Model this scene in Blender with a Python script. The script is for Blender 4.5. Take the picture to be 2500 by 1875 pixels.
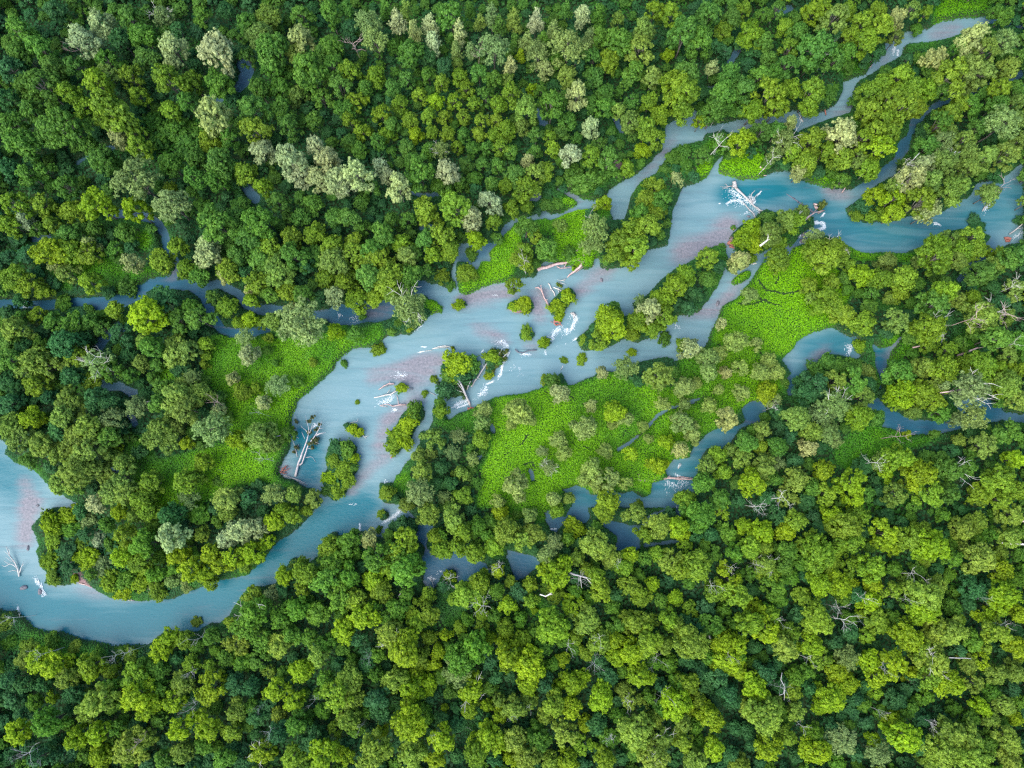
import bpy, math, random
import numpy as np
from mathutils import Vector, Euler

# ------------------------------------------------------------------ camera, sky, sun, exposure
for o in list(bpy.data.objects):
    bpy.data.objects.remove(o)
SC = bpy.context.scene
COL = SC.collection
CAM_H, TILT = 120.0, math.radians(10.0)
PW, PH = 2500.0, 1875.0
FPX = 1667.0                                    # focal length in pixels of the photograph
cd = bpy.data.cameras.new("camera")
cam = bpy.data.objects.new("camera", cd)
COL.objects.link(cam)
cam.location = (0, 0, CAM_H)
cam.rotation_euler = (TILT, 0, 0)
cd.sensor_width = 36.0
cd.lens = 36.0 * FPX / PW
cd.clip_start = 1.0
cd.clip_end = 4000.0
SC.camera = cam

w = bpy.data.worlds.new("World")
SC.world = w
w.use_nodes = True
nt = w.node_tree
bg = nt.nodes["Background"]
sky = nt.nodes.new("ShaderNodeTexSky")
sky.sky_type = 'NISHITA'
sky.sun_disc = False
SUN_EL, SUN_ROT = math.radians(48), math.radians(222)
sky.sun_elevation = SUN_EL
sky.sun_rotation = SUN_ROT
sky.air_density = 1.0
sky.dust_density = 1.0
sky.ozone_density = 1.0
nt.links.new(sky.outputs[0], bg.inputs[0])
bg.inputs[1].default_value = 0.15   # soft evening sky
sd = bpy.data.lights.new("sun", 'SUN')
sd.energy = 2.0
sd.angle = math.radians(70)
sd.color = (1.0, 0.95, 0.84)
sun = bpy.data.objects.new("sun", sd)
COL.objects.link(sun)
sdir = Vector((math.sin(SUN_ROT) * math.cos(SUN_EL), math.cos(SUN_ROT) * math.cos(SUN_EL), math.sin(SUN_EL)))
sun.rotation_euler = (-sdir).to_track_quat('-Z', 'Y').to_euler()
sun.location = (0, 0, 200)
SC.view_settings.view_transform = 'Standard'
SC.view_settings.look = 'None'
SC.view_settings.exposure = 1.46
SC.view_settings.gamma = 1.0
SC.render.engine = 'CYCLES'
SC.cycles.filter_width = 1.3
SC.cycles.use_denoising = False
SC.cycles.max_bounces = 4
SC.cycles.diffuse_bounces = 3
SC.cycles.glossy_bounces = 1
SC.cycles.transmission_bounces = 2
SC.cycles.transparent_max_bounces = 4
SC.cycles.caustics_reflective = False
SC.cycles.caustics_refractive = False

RNG = np.random.default_rng(7)
random.seed(7)

# ------------------------------------------------------------------ pixel <-> place
FR = {'T1': (0, 0, .38584), 'T2': (830, 0, .38584), 'T3': (1650, 0, .38584),
      'T4': (0, 600, .38584), 'T5': (830, 600, .38584), 'T6': (1650, 600, .38584),
      'T7': (0, 1235, .38584), 'T8': (830, 1235, .38584), 'T9': (1650, 1235, .38584),
      'Z1': (1200, 920, .16275), 'Z2': (900, 700, .24412), 'Z3': (1720, 400, .16275),
      'Z4': (660, 980, .16275), 'Z5': (1260, 580, .1085), 'S': (0, 0, 1.0)}

def F(fr, pts):
    ox, oy, s = FR[fr]
    return [(ox + x * s, oy + y * s) for x, y in pts]

def P(s):
    v = [float(t) for t in s.replace(',', ' ').split()]
    return list(zip(v[0::2], v[1::2]))

CT, ST = math.cos(TILT), math.sin(TILT)

def at(px, py, z=0.0):
    a = (px - PW / 2) / FPX
    b = -(py - PH / 2) / FPX
    dx, dy, dz = a, b * CT + ST, b * ST - CT
    t = (z - CAM_H) / dz
    return dx * t, dy * t

def mpp(px, py, z=0.0):
    """metres per photograph pixel at the place seen there"""
    b = -(py - PH / 2) / FPX
    t = (z - CAM_H) / (b * ST - CT)
    return t / FPX

def proj(x, y, z=0.0):
    dz = z - CAM_H
    yc = y * CT + dz * ST
    zc = -(-y * ST + dz * CT)
    zc = np.maximum(zc, 5.0)
    return PW / 2 + FPX * x / zc, PH / 2 - FPX * yc / zc

# ------------------------------------------------------------------ traced plan of the river
WATER = [
 ('T3', "2203 1020 2100 1110 1900 1160 1850 1240 1680 1345 1500 1365 1380 1395 1200 1403 1100 1370 1075 1320 1110 1295 1170 1255 1280 1160 1390 1110 1400 1050 1480 950 1500 850 1560 760 1700 660 1900 610 2203 490 2203 430 1900 550 1750 580 1600 670 1480 755 1465 850 1400 900 1380 1000 1270 1090 1110 1200 1020 1193 930 1183 820 1143 700 1078 620 1090 540 1122 400 1133 330 1110 275 1090 272 1050 310 985 300 965 265 1000 222 1075 192 1125 120 1160 40 1185 10 1260 -20 1320 -60 1659 60 1659 100 1640 200 1570 260 1590 300 1600 330 1560 345 1500 400 1440 480 1390 560 1335 650 1355 800 1335 865 1375 880 1440 950 1490 990 1510 1080 1550 1150 1590 1280 1602 1450 1605 1560 1560 1700 1480 1800 1450 1900 1450 1985 1500 1985 1540 1960 1600 1900 1659 1960 1659 2010 1600 2100 1550 2203 1535"),
 ('T3', "880 1430 780 1490 720 1560 600 1640 520 1659 560 1659 700 1659 750 1570 830 1540 840 1490 950 1490"),
 ('T3', "2203 155 1960 98 1850 108 1700 130 1600 178 1450 200 1420 258 1330 268 1280 340 1240 400 1200 470 1050 520 1050 580 1000 660 940 705 850 722 760 690 700 705 500 740 200 790 110 792 150 700 90 690 0 760 -60 790 -80 920 0 920 100 905 170 900 190 850 300 830 350 850 450 822 560 790 700 780 760 850 830 800 1000 750 1100 720 1130 650 1130 570 1150 520 1270 450 1390 380 1430 350 1450 290 1640 270 1780 220 1880 170 2030 160 2203 195"),
 ('T2', "2240 720 2090 770 2060 830 2030 950 1960 1030 1850 1120 1780 1150 1700 1200 1690 1230 1600 1270 1530 1262 1490 1225 1380 1185 1370 1200 1480 1260 1510 1290 1400 1345 1330 1352 1300 1330 1290 1370 1330 1400 1400 1370 1500 1330 1610 1315 1700 1300 1720 1400 1800 1390 1830 1300 1860 1230 1900 1150 2000 1100 2060 1010 2100 950 2240 900"),
 ('T2', "1330 1352 1300 1330 1200 1370 1100 1380 1040 1420 1000 1500 950 1560 870 1640 740 1640 700 1659 960 1659 940 1600 1000 1540 1060 1470 1110 1420 1200 1400 1300 1380"),
 ('T2', "1140 1230 1200 1215 1270 1215 1280 1250 1240 1280 1150 1275"),
 ('T5', "2240 -40 1940 30 1860 112 1800 132 1690 147 1650 138 1640 75 1610 75 1605 130 1560 150 1500 130 1450 125 1380 103 1300 95 1250 130 1235 190 1140 205 1060 212 1000 235 900 267 800 308 760 292 745 250 735 170 745 110 800 110 870 150 900 90 960 20 960 -20 750 -20 740 60 705 120 700 200 690 262 640 245 520 230 490 262 530 310 560 342 600 347 645 385 640 418 560 440 530 492 470 540 440 562 380 560 300 565 262 605 200 640 120 640 60 662 20 692 -30 730 -60 900 -100 1000 -120 1180 -60 1290 -40 1560 0 1659 390 1659 290 1640 250 1560 250 1505 340 1515 350 1480 390 1430 430 1370 480 1310 510 1250 500 1200 510 1175 560 1170 590 1110 592 1030 600 1000 640 1010 690 1100 760 1060 840 1030 900 1000 980 960 1100 942 1160 940 1230 920 1280 900 1330 862 1400 800 1440 880 1480 882 1600 830 1640 790 1740 805 1900 740 2060 705 2100 720 2203 660 2203 100 2240 60"),
 ('T6', "-20 150 100 80 200 25 290 20 330 0 480 0 540 0 720 -10 720 30 620 60 560 85 500 190 440 270 390 340 300 385 260 470 230 540 210 600 180 640 90 700 -20 740"),
 ('T4', "2203 665 2160 720 2100 790 2050 830 2000 880 1950 930 1880 980 1870 1030 1850 1080 1840 1130 1835 1200 1835 1260 1800 1340 1770 1390 1760 1440 1800 1470 1880 1500 1940 1530 1965 1525 2000 1570 2030 1600 2050 1659 2240 1659 2240 640"),
 ('T7', "2050 -20 2000 5 1960 50 1900 130 1750 230 1660 350 1560 442 1380 470 1230 532 1100 582 950 602 850 592 720 582 620 532 590 510 480 480 390 500 280 490 300 430 250 370 240 290 250 250 220 170 210 130 260 70 290 20 290 -20 -60 -60 -500 -60 -500 655 0 655 30 668 100 668 150 700 210 770 280 790 390 800 480 830 570 852 700 880 800 882 930 880 980 842 1060 782 1100 795 1250 800 1330 742 1400 742 1460 690 1500 620 1530 570 1570 512 1660 512 1740 500 1760 450 1850 335 1900 330 1940 370 2020 320 2040 240 2100 170 2240 165 2240 -20"),
 ('T4', "-500 1215 0 1215 60 1250 40 1320 100 1380 200 1400 260 1450 330 1540 420 1590 500 1645 480 1659 320 1659 300 1700 -500 1700"),
 ('T8', "-20 192 130 160 190 172 230 195 280 200 310 140 370 90 450 70 490 90 480 200 540 270 520 340 530 420 520 480 560 540 620 520 640 450 730 460 740 490 860 470 960 460 980 420 900 380 800 350 790 310 700 330 600 320 550 260 560 180 600 130 480 85 420 10 380 -20 -20 -20"),
 ('T8', "1060 270 1150 300 1230 310 1260 350 1285 380 1220 410 1170 460 1110 475 1090 410 1050 330"),
 ('T8', "1290 40 1330 20 1380 70 1430 60 1470 -30 1570 -30 1580 80 1560 120 1430 110 1400 130 1375 185 1330 155 1300 100"),
 ('T8', "1640 90 1720 80 1800 112 1900 122 1925 92 1960 60 2203 -60 2203 -20 1990 60 1900 170 1900 260 1870 292 1800 282 1740 282 1750 200 1670 130"),
 ('T5', "2240 1330 2100 1370 2055 1420 2080 1470 1980 1500 1965 1570 1920 1590 1850 1550 1790 1560 1700 1545 1600 1570 1560 1520 1490 1510 1400 1540 1440 1580 1560 1659 2130 1659 2130 1600 2240 1580"),
 ('T6', "400 1030 450 990 500 980 560 990 572 1040 550 1100 460 1142 400 1162 380 1200 350 1252 280 1292 200 1282 170 1332 150 1400 120 1480 90 1540 -20 1570 -20 1350 80 1335 110 1260 170 1220 220 1180 300 1140 400 1130 430 1110"),
 ('T6', "660 720 700 690 750 650 760 610 820 570 870 550 950 522 1000 520 1080 570 1150 580 1160 620 1170 700 1140 720 1040 690 950 690 900 730 840 780 770 820 760 900 740 950 700 950 680 850 720 810"),
 ('T6', "1240 620 1300 650 1360 630 1420 575 1440 572 1360 690 1330 780 1320 850 1300 900 1290 960 1330 1020 1420 1060 1500 1100 1560 1100 1720 1100 1800 1080 1750 1000 1900 945 2000 980 2100 1050 2260 1070 2260 1130 2060 1110 1900 1130 1760 1170 1640 1200 1500 1200 1380 1170 1300 1150 1320 1100 1190 1020 1200 1000 1270 960 1290 860 1270 800 1260 700"),
]
ISLANDS = [
 ('T3', "350 1500 330 1550 380 1590 440 1600 540 1600 700 1520 820 1440 860 1380 800 1342 650 1362 560 1342 480 1395 400 1445"),
 ('T5', "1500 590 1560 545 1620 470 1680 400 1750 385 1800 450 1870 420 1850 365 1960 300 2030 222 2100 162 2203 112 2303 40 2380 0 2440 20 2450 80 2420 160 2400 230 2330 340 2270 410 2203 430 2130 440 2000 570 1890 608 1850 600 1800 590 1700 640 1600 655 1530 655"),
 ('Z4', "870 690 980 610 1240 620 1310 680 1280 880 1320 1000 1250 1100 1200 1220 1100 1390 960 1480 860 1400 770 1200 800 1100 860 1000 830 860"),
 ('Z4', "1110 350 1160 330 1330 380 1410 500 1330 530 1190 480 1130 410"),
 ('T5', "450 1010 520 1020 535 1070 480 1160 420 1260 380 1300 310 1300 295 1220 350 1150 400 1060"),
 ('T5', "1050 400 1080 360 1130 340 1210 350 1230 390 1190 430 1110 425"),
 ('T5', "1320 370 1400 290 1450 270 1490 310 1450 370 1400 430 1340 440"),
 ('T5', "640 760 700 710 860 710 880 780 830 860 740 870 800 950 700 960 630 930 650 850"),
 ('T5', "930 690 1000 650 1040 660 1000 740 960 840 920 830"),
 ('T5', "720 370 790 350 810 370 740 398"),
 ('T5', "1140 560 1180 530 1230 560 1200 590 1150 590"),
 ('T5', "1260 600 1300 580 1335 610 1300 650 1270 640"),
 ('T5', "355 890 390 860 425 890 400 930 365 940"),
 ('T6', "350 230 380 190 440 160 475 160 470 195 420 230 370 245"),
 ('T6', "310 110 400 40 470 90 480 110 400 150 340 160"),
 ('T8', "240 60 270 20 310 40 300 80 260 90"),
 ('T3', "1960 1200 2000 1170 2060 1200 2020 1250 1960 1240"),
 ('T8', "640 450 720 400 740 450 700 500 650 500"),
]
STREAMS = [   # narrow channels under the trees: frame, points, half width (frame px)
 ('T4', "-300 360 0 370 150 372 300 375 460 355 600 352 720 345 850 300 960 240 1080 215 1135 140 1095 85 1060 20 1040 -70 1000 -140 920 -180 800 -200 690 -200", 32),
 ('T4', "620 380 760 350 880 290", 50),
 ('T4', "1060 250 1200 240 1280 300 1320 390 1360 470 1400 530 1470 552 1600 545 1700 520", 34),
 ('T4', "1250 260 1400 245 1500 300 1560 370 1650 405 1740 395 1830 420 2000 440 2100 430 2240 430", 32),
 ('T5', "-20 440 60 440 160 420 280 410", 68),
 ('T5', "280 400 400 330 520 270", 50),
 ('T4', "790 500 720 535 660 590 630 640", 38),
 ('T4', "600 860 680 890 760 890 850 935", 30),
 ('T4', "820 1070 850 1120", 26), ('T4', "680 1420 740 1430 740 1320", 24),
 ('T1', "1540 400 1570 450 1520 550", 45), ('T1', "1300 610 1400 640", 18),
 ('T1', "500 1030 640 940 720 930", 20), ('T1', "1560 1190 1620 1260", 35), ('T1', "220 1510 310 1505", 25),
 ('T2', "430 1210 520 1240 640 1230", 20), ('T2', "520 1440 590 1430", 26), ('T2', "1250 700 1270 770 1300 780", 18),
 ('T2', "1740 740 1780 830", 22),
 ('T3', "340 400 400 310 440 230", 26), ('T3', "640 90 720 50", 26), ('T3', "190 560 240 550", 10),
 ('T6', "1990 -10 1920 60 1850 130 1800 215", 28),
 ('T9', "-40 -10 10 0 20 230", 18),
 ('T5', "1760 1290 1830 1250 1900 1195 1960 1130 2010 1075 2100 1022 2203 1000 2240 990", 8),
 ('T6', "-10 1025 60 990 150 968", 9), ('T5', "960 1140 975 1180", 13), ('T5', "880 1345 910 1295", 8),
 ('T5', "650 1525 740 1508", 10), ('Z1', "590 1400 620 1550", 16), ('T8', "1930 250 2150 222", 14),
 ('T8', "720 320 800 345 900 390", 40),
]
CRACKS = [
 ('Z1', "540 890 440 1030", 9), ('Z1', "330 1040 380 1045", 7), ('Z1', "300 1110 180 1200", 6), ('Z1', "470 1320 600 1290 650 1370", 9),
 ('T6', "510 230 560 290 680 312 800 292 920 290", 6), ('T6', "500 340 560 365 640 382", 5), ('T6', "920 290 1100 268 1280 340 1400 392", 5),
 ('T6', "380 375 470 380 560 350", 5), ('T6', "620 250 640 200", 4), ('T5', "1510 1240 1560 1180", 4), ('T5', "1400 900 1480 980", 4),
 ('Z1', "780 230 830 235", 9), ('Z1', "1960 900 1990 810", 9), ('Z1', "1390 1050 1420 1080", 10),
]
MEADOW = [   # open leafy ground: frame, polygon, brightness 0..1
 ('T5', "980 960 1160 940 1290 900 1440 880 1620 830 1760 800 1860 880 2203 900 2203 1330 2060 1420 1960 1570 1850 1550 1600 1560 1400 1540 1330 1659 850 1659 880 1540 930 1400 950 1250 960 1130", .85),
 ('T5', "860 1659 900 1420 960 1280 1000 1200 1300 1000 1450 960 1400 1100 1250 1300 1230 1500 1100 1659", 1.0),
 ('T5', "600 1110 700 1080 900 1010 980 970 990 1150 850 1200 700 1180 610 1140", .55),
 ('T5', "350 1480 430 1420 470 1500 430 1600 380 1620 340 1530", .6),
 ('T6', "560 85 740 20 900 60 1000 160 1100 300 1010 500 860 560 760 610 740 660 660 720 560 690 210 620 240 520 300 390 390 340 500 190", 1.0),
 ('T6', "0 700 210 640 400 650 640 740 640 980 400 1030 300 1140 100 1230 0 1240", .8),
 ('T6', "1080 20 1200 60 1350 50 1540 50 1500 130 1300 110 1120 80", .7),
 ('T6', "980 1300 1100 1160 1240 1140 1360 1170 1480 1220 1640 1220 1500 1290 1300 1330 1230 1370 1060 1420 980 1380", .45),
 ('T6', "1330 720 1440 590 1520 580 1540 640 1450 700 1340 760", .35), ('T6', "1730 480 1820 420 1900 640 1800 700 1700 640", .25),
 ('T6', "1270 560 1440 560 1380 640 1290 640", .5), ('T6', "1200 280 1400 380 1500 380 1450 430 1250 430", .4),
 ('T4', "1350 570 1480 560 1700 600 2100 560 2203 460 2203 670 2100 790 2000 880 1880 980 1850 1130 1830 1250 1760 1400 1800 1480 1960 1550 1900 1560 1700 1500 1500 1520 1300 1640 1000 1659 830 1650 850 1500 1000 1350 1450 1250 1450 1000 1300 850 1300 650", .74),
 ('T4', "2203 560 2203 670 2100 790 2000 880 1880 980 1860 1080 1800 1060 1860 960 1960 850 2080 740", .95),
 ('T4', "820 1170 900 1200 1000 1300 1060 1380 1000 1460 860 1480 800 1360", .6), ('T4', "1000 760 1110 740 1130 860 1000 860", .75),
 ('T4', "100 130 260 140 350 230 340 300 500 300 460 200 640 260 720 300 840 300 930 210 1080 180 1090 100 900 150 700 80 500 80 300 150", .6),
 ('T1', "870 1480 960 1470 990 1530 960 1600 880 1580", .7),
 ('T5', "755 300 760 240 860 210 870 150 940 60 980 -20 1140 -20 1100 180 1060 212 900 268 800 312", 1.0),
 ('T5', "1240 110 1300 60 1400 -20 1600 -20 1640 70 1600 135 1500 140 1380 108 1300 100", 1.0),
 ('T2', "890 1659 940 1590 1060 1470 1110 1430 1150 1500 1140 1659", 1.0), ('T2', "1330 1659 1360 1400 1430 1340 1560 1310 1600 1400 1560 1659", 1.0),
 ('T2', "1230 1400 1350 1370 1340 1500 1240 1500", .45), ('T2', "1400 1260 1500 1270 1480 1310 1400 1310", .9), ('T2', "1560 1240 1590 1270 1540 1275", .7),
 ('T2', "1610 1300 1720 1300 1710 1400 1640 1400", .5),
 ('T3', "270 1095 280 1040 350 975 500 965 560 1040 550 1130 400 1135", 1.0), ('T3', "120 1150 120 1060 220 1010 220 1080 190 1125", .95),
 ('T3', "830 1145 830 1100 920 1090 1020 1130 1020 1185 930 1185", .95), ('T3', "1590 170 1620 60 1700 0 1700 -80 1990 -80 1960 95 1850 105 1700 128", .6),
 ('T3', "1040 510 1040 440 1160 380 1240 370 1200 460", .35), ('T3', "1440 300 1560 280 1640 275 1600 330 1440 360", .35),
 ('T3', "730 1659 760 1580 880 1540 900 1659", .9), ('T3', "1090 1570 1180 1600 1280 1605 1450 1610 1540 1600 1540 1659 1100 1659", .7),
 ('T3', "160 950 210 900 330 900 360 950 300 965 230 980", .5),
 ('T5', "540 350 600 350 650 390 640 420 560 440", .95), ('T5', "60 660 160 640 300 600 270 480 160 520 0 560 -100 640 -40 740", .8),
 ('T6', "350 230 380 190 440 160 475 160 470 195 420 230 370 245", .9),
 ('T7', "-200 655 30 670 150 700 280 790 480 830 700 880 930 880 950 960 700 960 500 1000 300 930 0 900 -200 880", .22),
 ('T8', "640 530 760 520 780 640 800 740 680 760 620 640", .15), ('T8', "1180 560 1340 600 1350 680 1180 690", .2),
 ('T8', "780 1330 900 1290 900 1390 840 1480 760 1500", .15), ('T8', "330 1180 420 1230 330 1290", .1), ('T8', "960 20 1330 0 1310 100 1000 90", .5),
]
SHOAL = [
 ('T5', "780 340 900 320 1030 285 1080 260", 62), ('T5', "860 530 960 560 1040 610", 42), ('T5', "200 830 400 780 550 710 640 730", 58), ('T5', "420 860 560 800", 70),
 ('T5', "1260 440 1245 320 1300 300", 55), ('T5', "1500 290 1600 215 1720 150", 48), ('T5', "245 1270 290 1120 400 1020 500 960", 48), ('T5', "60 1560 200 1400 310 1330", 38),
 ('T3', "330 1430 260 1520 160 1560 40 1590", 90), ('T3', "1620 225 1780 190", 42), ('T3', "1350 330 1300 420", 22), ('T3', "1100 700 1000 740", 24), ('T4', "150 1500 230 1640", 52), ('T7', "170 -20 180 80 160 220", 70),
 ('T6', "400 230 330 330 240 420 60 420", 45), ('T2', "1880 1160 2120 870", 22), ('T4', "1775 1400 1820 1440", 42), ('T6', "840 750 950 660", 30), ('T2', "1380 1190 1500 1260", 30),
 ('T2', "1180 1240 1270 1240", 30), ('T6', "1440 575 1360 680 1330 850", 22), ('T3', "960 1210 1080 1230", 45), ('T4', "1100 130 1090 190", 30), ('T7', "480 500 640 560", 22), ('T5', "150 420 320 400", 30),
 ('T5', "1100 130 1160 190", 10), ('T1', "700 1390 900 1440", 20), ('T5', "800 280 1040 240", 20), ('T5', "1180 640 1240 650", 30), ('T3', "560 770 400 810", 18),
]
DEEP = [
 ('T7', "-300 300 0 520 300 690 800 760 1300 620 1700 370 2203 60", 170), ('T7', "2203 60 2300 0", 130), 
 ('Z4', "560 1100 600 800 500 500", 240), ('T6', "1280 700 1290 950 1400 1120 1700 1150 2000 1040", 90),
 ('T8', "520 150 540 450 750 400 900 440", 130), ('T8', "1150 380 1180 420", 110),  ('T3', "340 1230 650 1200", 100),
 ('T4', "0 370 600 350 850 300 1080 215 1300 350 1450 550 1700 520", 60), ('T3', "1150 1150 1450 900 1900 570", 50), ('T1', "700 1400 1090 1600", 50), ('T5', "0 430 280 430", 60),
]
CLEAR_SHADE = [('T8', "480 120 540 300 560 450 700 380 900 430", 120), ('T8', "1150 320 1180 450", 110), ('T8', "1400 60 1560 60", 80), ('T8', "1740 120 1850 280", 110), ('T8', "1350 160 1380 120", 60),
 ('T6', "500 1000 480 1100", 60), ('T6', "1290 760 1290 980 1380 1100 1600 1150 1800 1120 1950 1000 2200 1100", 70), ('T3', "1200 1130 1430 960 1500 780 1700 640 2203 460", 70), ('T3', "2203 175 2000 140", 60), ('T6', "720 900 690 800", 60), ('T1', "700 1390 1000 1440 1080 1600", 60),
 ('T5', "0 430 200 420 300 400", 60), ('T3', "880 1440 700 1580 560 1650", 50), ('T2', "1040 1450 900 1600 780 1640", 45)]  # side channels and pools: clear deep water plus painted shade
FOAM = [   # frame, polyline, half width, streaks per metre, flow direction in degrees (photo, 0 = right, 90 = up)
 ('Z3', "400 380 500 480 620 560 680 580", 62, 26, 205), ('Z3', "340 590 430 550 520 550 600 610", 30, 20, 205), ('Z3', "690 480 745 550 720 580", 42, 40, 225),
 ('Z3', "740 640 830 720", 30, 14, 225), ('Z3', "1640 880 1790 890 1810 960 1730 985", 30, 34, 190), ('Z3', "1800 740 1760 790", 16, 30, 220), ('Z3', "1400 1080 1510 1075", 26, 10, 230), ('Z3', "1420 1165 1500 1170", 20, 12, 230),
 ('Z3', "590 760 660 720", 26, 8, 200), ('Z3', "220 590 235 595", 12, 20, 200), ('Z3', "800 470 850 410", 6, 20, 230),
 ('Z2', "2030 260 2080 300 2070 350 2030 420 1960 440", 30, 26, 240), ('Z2', "1940 400 1860 450 1835 520", 34, 24, 225), ('Z2', "1320 540 1370 570 1400 610", 30, 24, 200), ('Z2', "1410 650 1340 770 1325 880 1300 900", 14, 26, 240),
 ('Z2', "1250 945 1180 975", 10, 24, 205), ('Z2', "1175 990 1165 1050 1115 1085", 32, 24, 215), ('Z2', "1000 1130 960 1150 870 1190", 28, 26, 200), ('Z2', "1010 1170 880 1215", 12, 16, 195), ('Z2', "290 860 340 890 380 880", 34, 16, 205),
 ('Z2', "250 1090 220 1140 120 1155", 42, 22, 205), ('Z2', "255 1225 280 1235", 14, 24, 200), ('Z2', "1440 790 1560 850", 46, 3, 230), ('Z2', "1540 670 1620 680", 16, 14, 205), ('Z2', "1760 640 1775 680", 14, 10, 220), ('Z2', "2050 530 2090 510", 14, 16, 220), ('Z2', "1130 650 1145 640", 8, 20, 225),
 ('Z2', "500 660 560 645", 6, 16, 190), ('Z2', "530 600 580 605", 5, 16, 190), ('Z2', "1240 80 1300 90", 8, 4, 200),
 ('T5', "2060 1490 2120 1520 2203 1500", 30, 14, 250), ('T5', "2140 1400 2155 1380", 8, 16, 240), ('T5', "60 450 130 470", 26, 5, 240), ('T5', "470 540 520 500", 8, 14, 220),
 ('T6', "0 1450 60 1480", 18, 24, 240), ('T6', "1080 625 1110 640 1090 680", 20, 20, 250), ('T6', "0 500 20 520", 12, 6, 240),
 ('T3', "1385 290 1375 330", 15, 26, 260), ('T3', "1405 310 1400 350", 10, 20, 260), ('T3', "1960 1270 1990 1285 1955 1325", 14, 28, 230), ('T3', "1630 1412 1675 1425", 10, 24, 190), ('T3', "785 735 800 770", 10, 28, 250), ('T3', "745 682 760 688", 6, 20, 200), ('T3', "2150 1500 2190 1470", 18, 12, 220),
 ('T3', "1530 160 1600 150", 8, 8, 200), ('T4', "155 355 170 405", 18, 22, 260), ('T4', "1640 350 1660 365", 8, 16, 220), ('T4', "2140 430 2155 450", 14, 12, 260),
 ('T8', "390 20 340 70 280 100", 13, 26, 220), ('T8', "560 450 600 465", 14, 16, 250), ('T8', "125 112 128 150", 7, 24, 260), ('T8', "1330 145 1370 145", 6, 14, 200), ('T8', "620 410 650 420", 16, 5, 220),
 ('T7', "225 470 260 510 280 560", 14, 20, 110), ('T7', "110 645 120 680", 7, 18, 100), ('T7', "270 575 290 560", 8, 14, 110), ('Z4', "660 330 700 370", 40, 20, 215), ('Z4', "1870 120 1900 130", 24, 24, 215), ('Z4', "1720 1190 1760 1200", 24, 14, 215), ('Z4', "1180 1540 1300 1540", 20, 4, 205),
 ('T9', "0 0 10 10", 4, 4, 250),
]
BARE = [('T2', "1680 1040 1760 1010 1790 1060 1740 1110", ), ('T2', "1440 1130 1500 1180 1440 1200",), ('T3', "330 1520 350 1500 370 1580 340 1580",), ('T4', "1768 1400 1800 1390 1815 1430 1780 1450",), ('T5', "1045 400 1120 405 1190 425 1110 432",), ('T7', "440 400 520 420 600 520 480 480",)]

# raster of the plan
RX0, RY0, RX1, RY1, RS = -600.0, -520.0, 3100.0, 2420.0, 2.5
NX, NY = int((RX1 - RX0) / RS), int((RY1 - RY0) / RS)
GX = RX0 + (np.arange(NX) + .5) * RS
GY = RY0 + (np.arange(NY) + .5) * RS

def fill_poly(mask, pts, val=True):
    p = np.array(pts)
    x0, y0 = p.min(0); x1, y1 = p.max(0)
    i0, i1 = max(0, int((x0 - RX0) / RS) - 1), min(NX, int((x1 - RX0) / RS) + 2)
    j0, j1 = max(0, int((y0 - RY0) / RS) - 1), min(NY, int((y1 - RY0) / RS) + 2)
    if i1 <= i0 or j1 <= j0:
        return
    X, Y = np.meshgrid(GX[i0:i1], GY[j0:j1])
    ins = np.zeros(X.shape, bool)
    for k in range(len(p)):
        xa, ya = p[k]; xb, yb = p[k - 1]
        if ya == yb:
            continue
        c = ((ya > Y) != (yb > Y)) & (X < (xb - xa) * (Y - ya) / (yb - ya) + xa)
        ins ^= c
    mask[j0:j1, i0:i1][ins] = val

def line_dist(pts, reach):
    """min distance field (px) in a window around a polyline"""
    p = np.array(pts)
    x0, y0 = p.min(0) - reach; x1, y1 = p.max(0) + reach
    i0, i1 = max(0, int((x0 - RX0) / RS)), min(NX, int((x1 - RX0) / RS) + 1)
    j0, j1 = max(0, int((y0 - RY0) / RS)), min(NY, int((y1 - RY0) / RS) + 1)
    if i1 <= i0 or j1 <= j0:
        return None
    X, Y = np.meshgrid(GX[i0:i1], GY[j0:j1])
    d = np.full(X.shape, 1e9)
    for k in range(len(p) - 1):
        a, b = p[k], p[k + 1]
        v = b - a
        t = np.clip(((X - a[0]) * v[0] + (Y - a[1]) * v[1]) / max(v @ v, 1e-6), 0, 1)
        d = np.minimum(d, np.hypot(X - a[0] - t * v[0], Y - a[1] - t * v[1]))
    return (slice(j0, j1), slice(i0, i1)), d

def lattice_noise(x, y, size, seed):
    r = np.random.default_rng(seed).random((64, 64))
    u, v = x / size, y / size
    i, j = np.floor(u).astype(int), np.floor(v).astype(int)
    a, b = u - i, v - j
    a, b = a * a * (3 - 2 * a), b * b * (3 - 2 * b)
    g = lambda p, q: r[p % 64, q % 64]
    return (g(i, j) * (1 - a) + g(i + 1, j) * a) * (1 - b) + (g(i, j + 1) * (1 - a) + g(i + 1, j + 1) * a) * b

water = np.zeros((NY, NX), bool)
for fr, s in WATER:
    fill_poly(water, F(fr, P(s)))
for fr, s, hw in STREAMS:
    r = line_dist(F(fr, P(s)), hw * FR[fr][2])
    if r:
        water[r[0]] |= r[1] < max(hw * FR[fr][2], 4.2)
for fr, s in ISLANDS:
    fill_poly(water, F(fr, P(s)), False)

def edt(mask, R=44):
    """distance (cells) from each true cell to the nearest false cell, up to R"""
    g = np.where(mask, 1e4, 0.0)
    for k in range(1, NX):
        g[:, k] = np.minimum(g[:, k], g[:, k - 1] + 1)
    for k in range(NX - 2, -1, -1):
        g[:, k] = np.minimum(g[:, k], g[:, k + 1] + 1)
    g2 = np.minimum(g, R) ** 2
    out = g2.copy()
    for k in range(1, R):
        out[k:] = np.minimum(out[k:], g2[:-k] + k * k)
        out[:-k] = np.minimum(out[:-k], g2[k:] + k * k)
    return np.sqrt(np.minimum(out, R * R))

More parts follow.
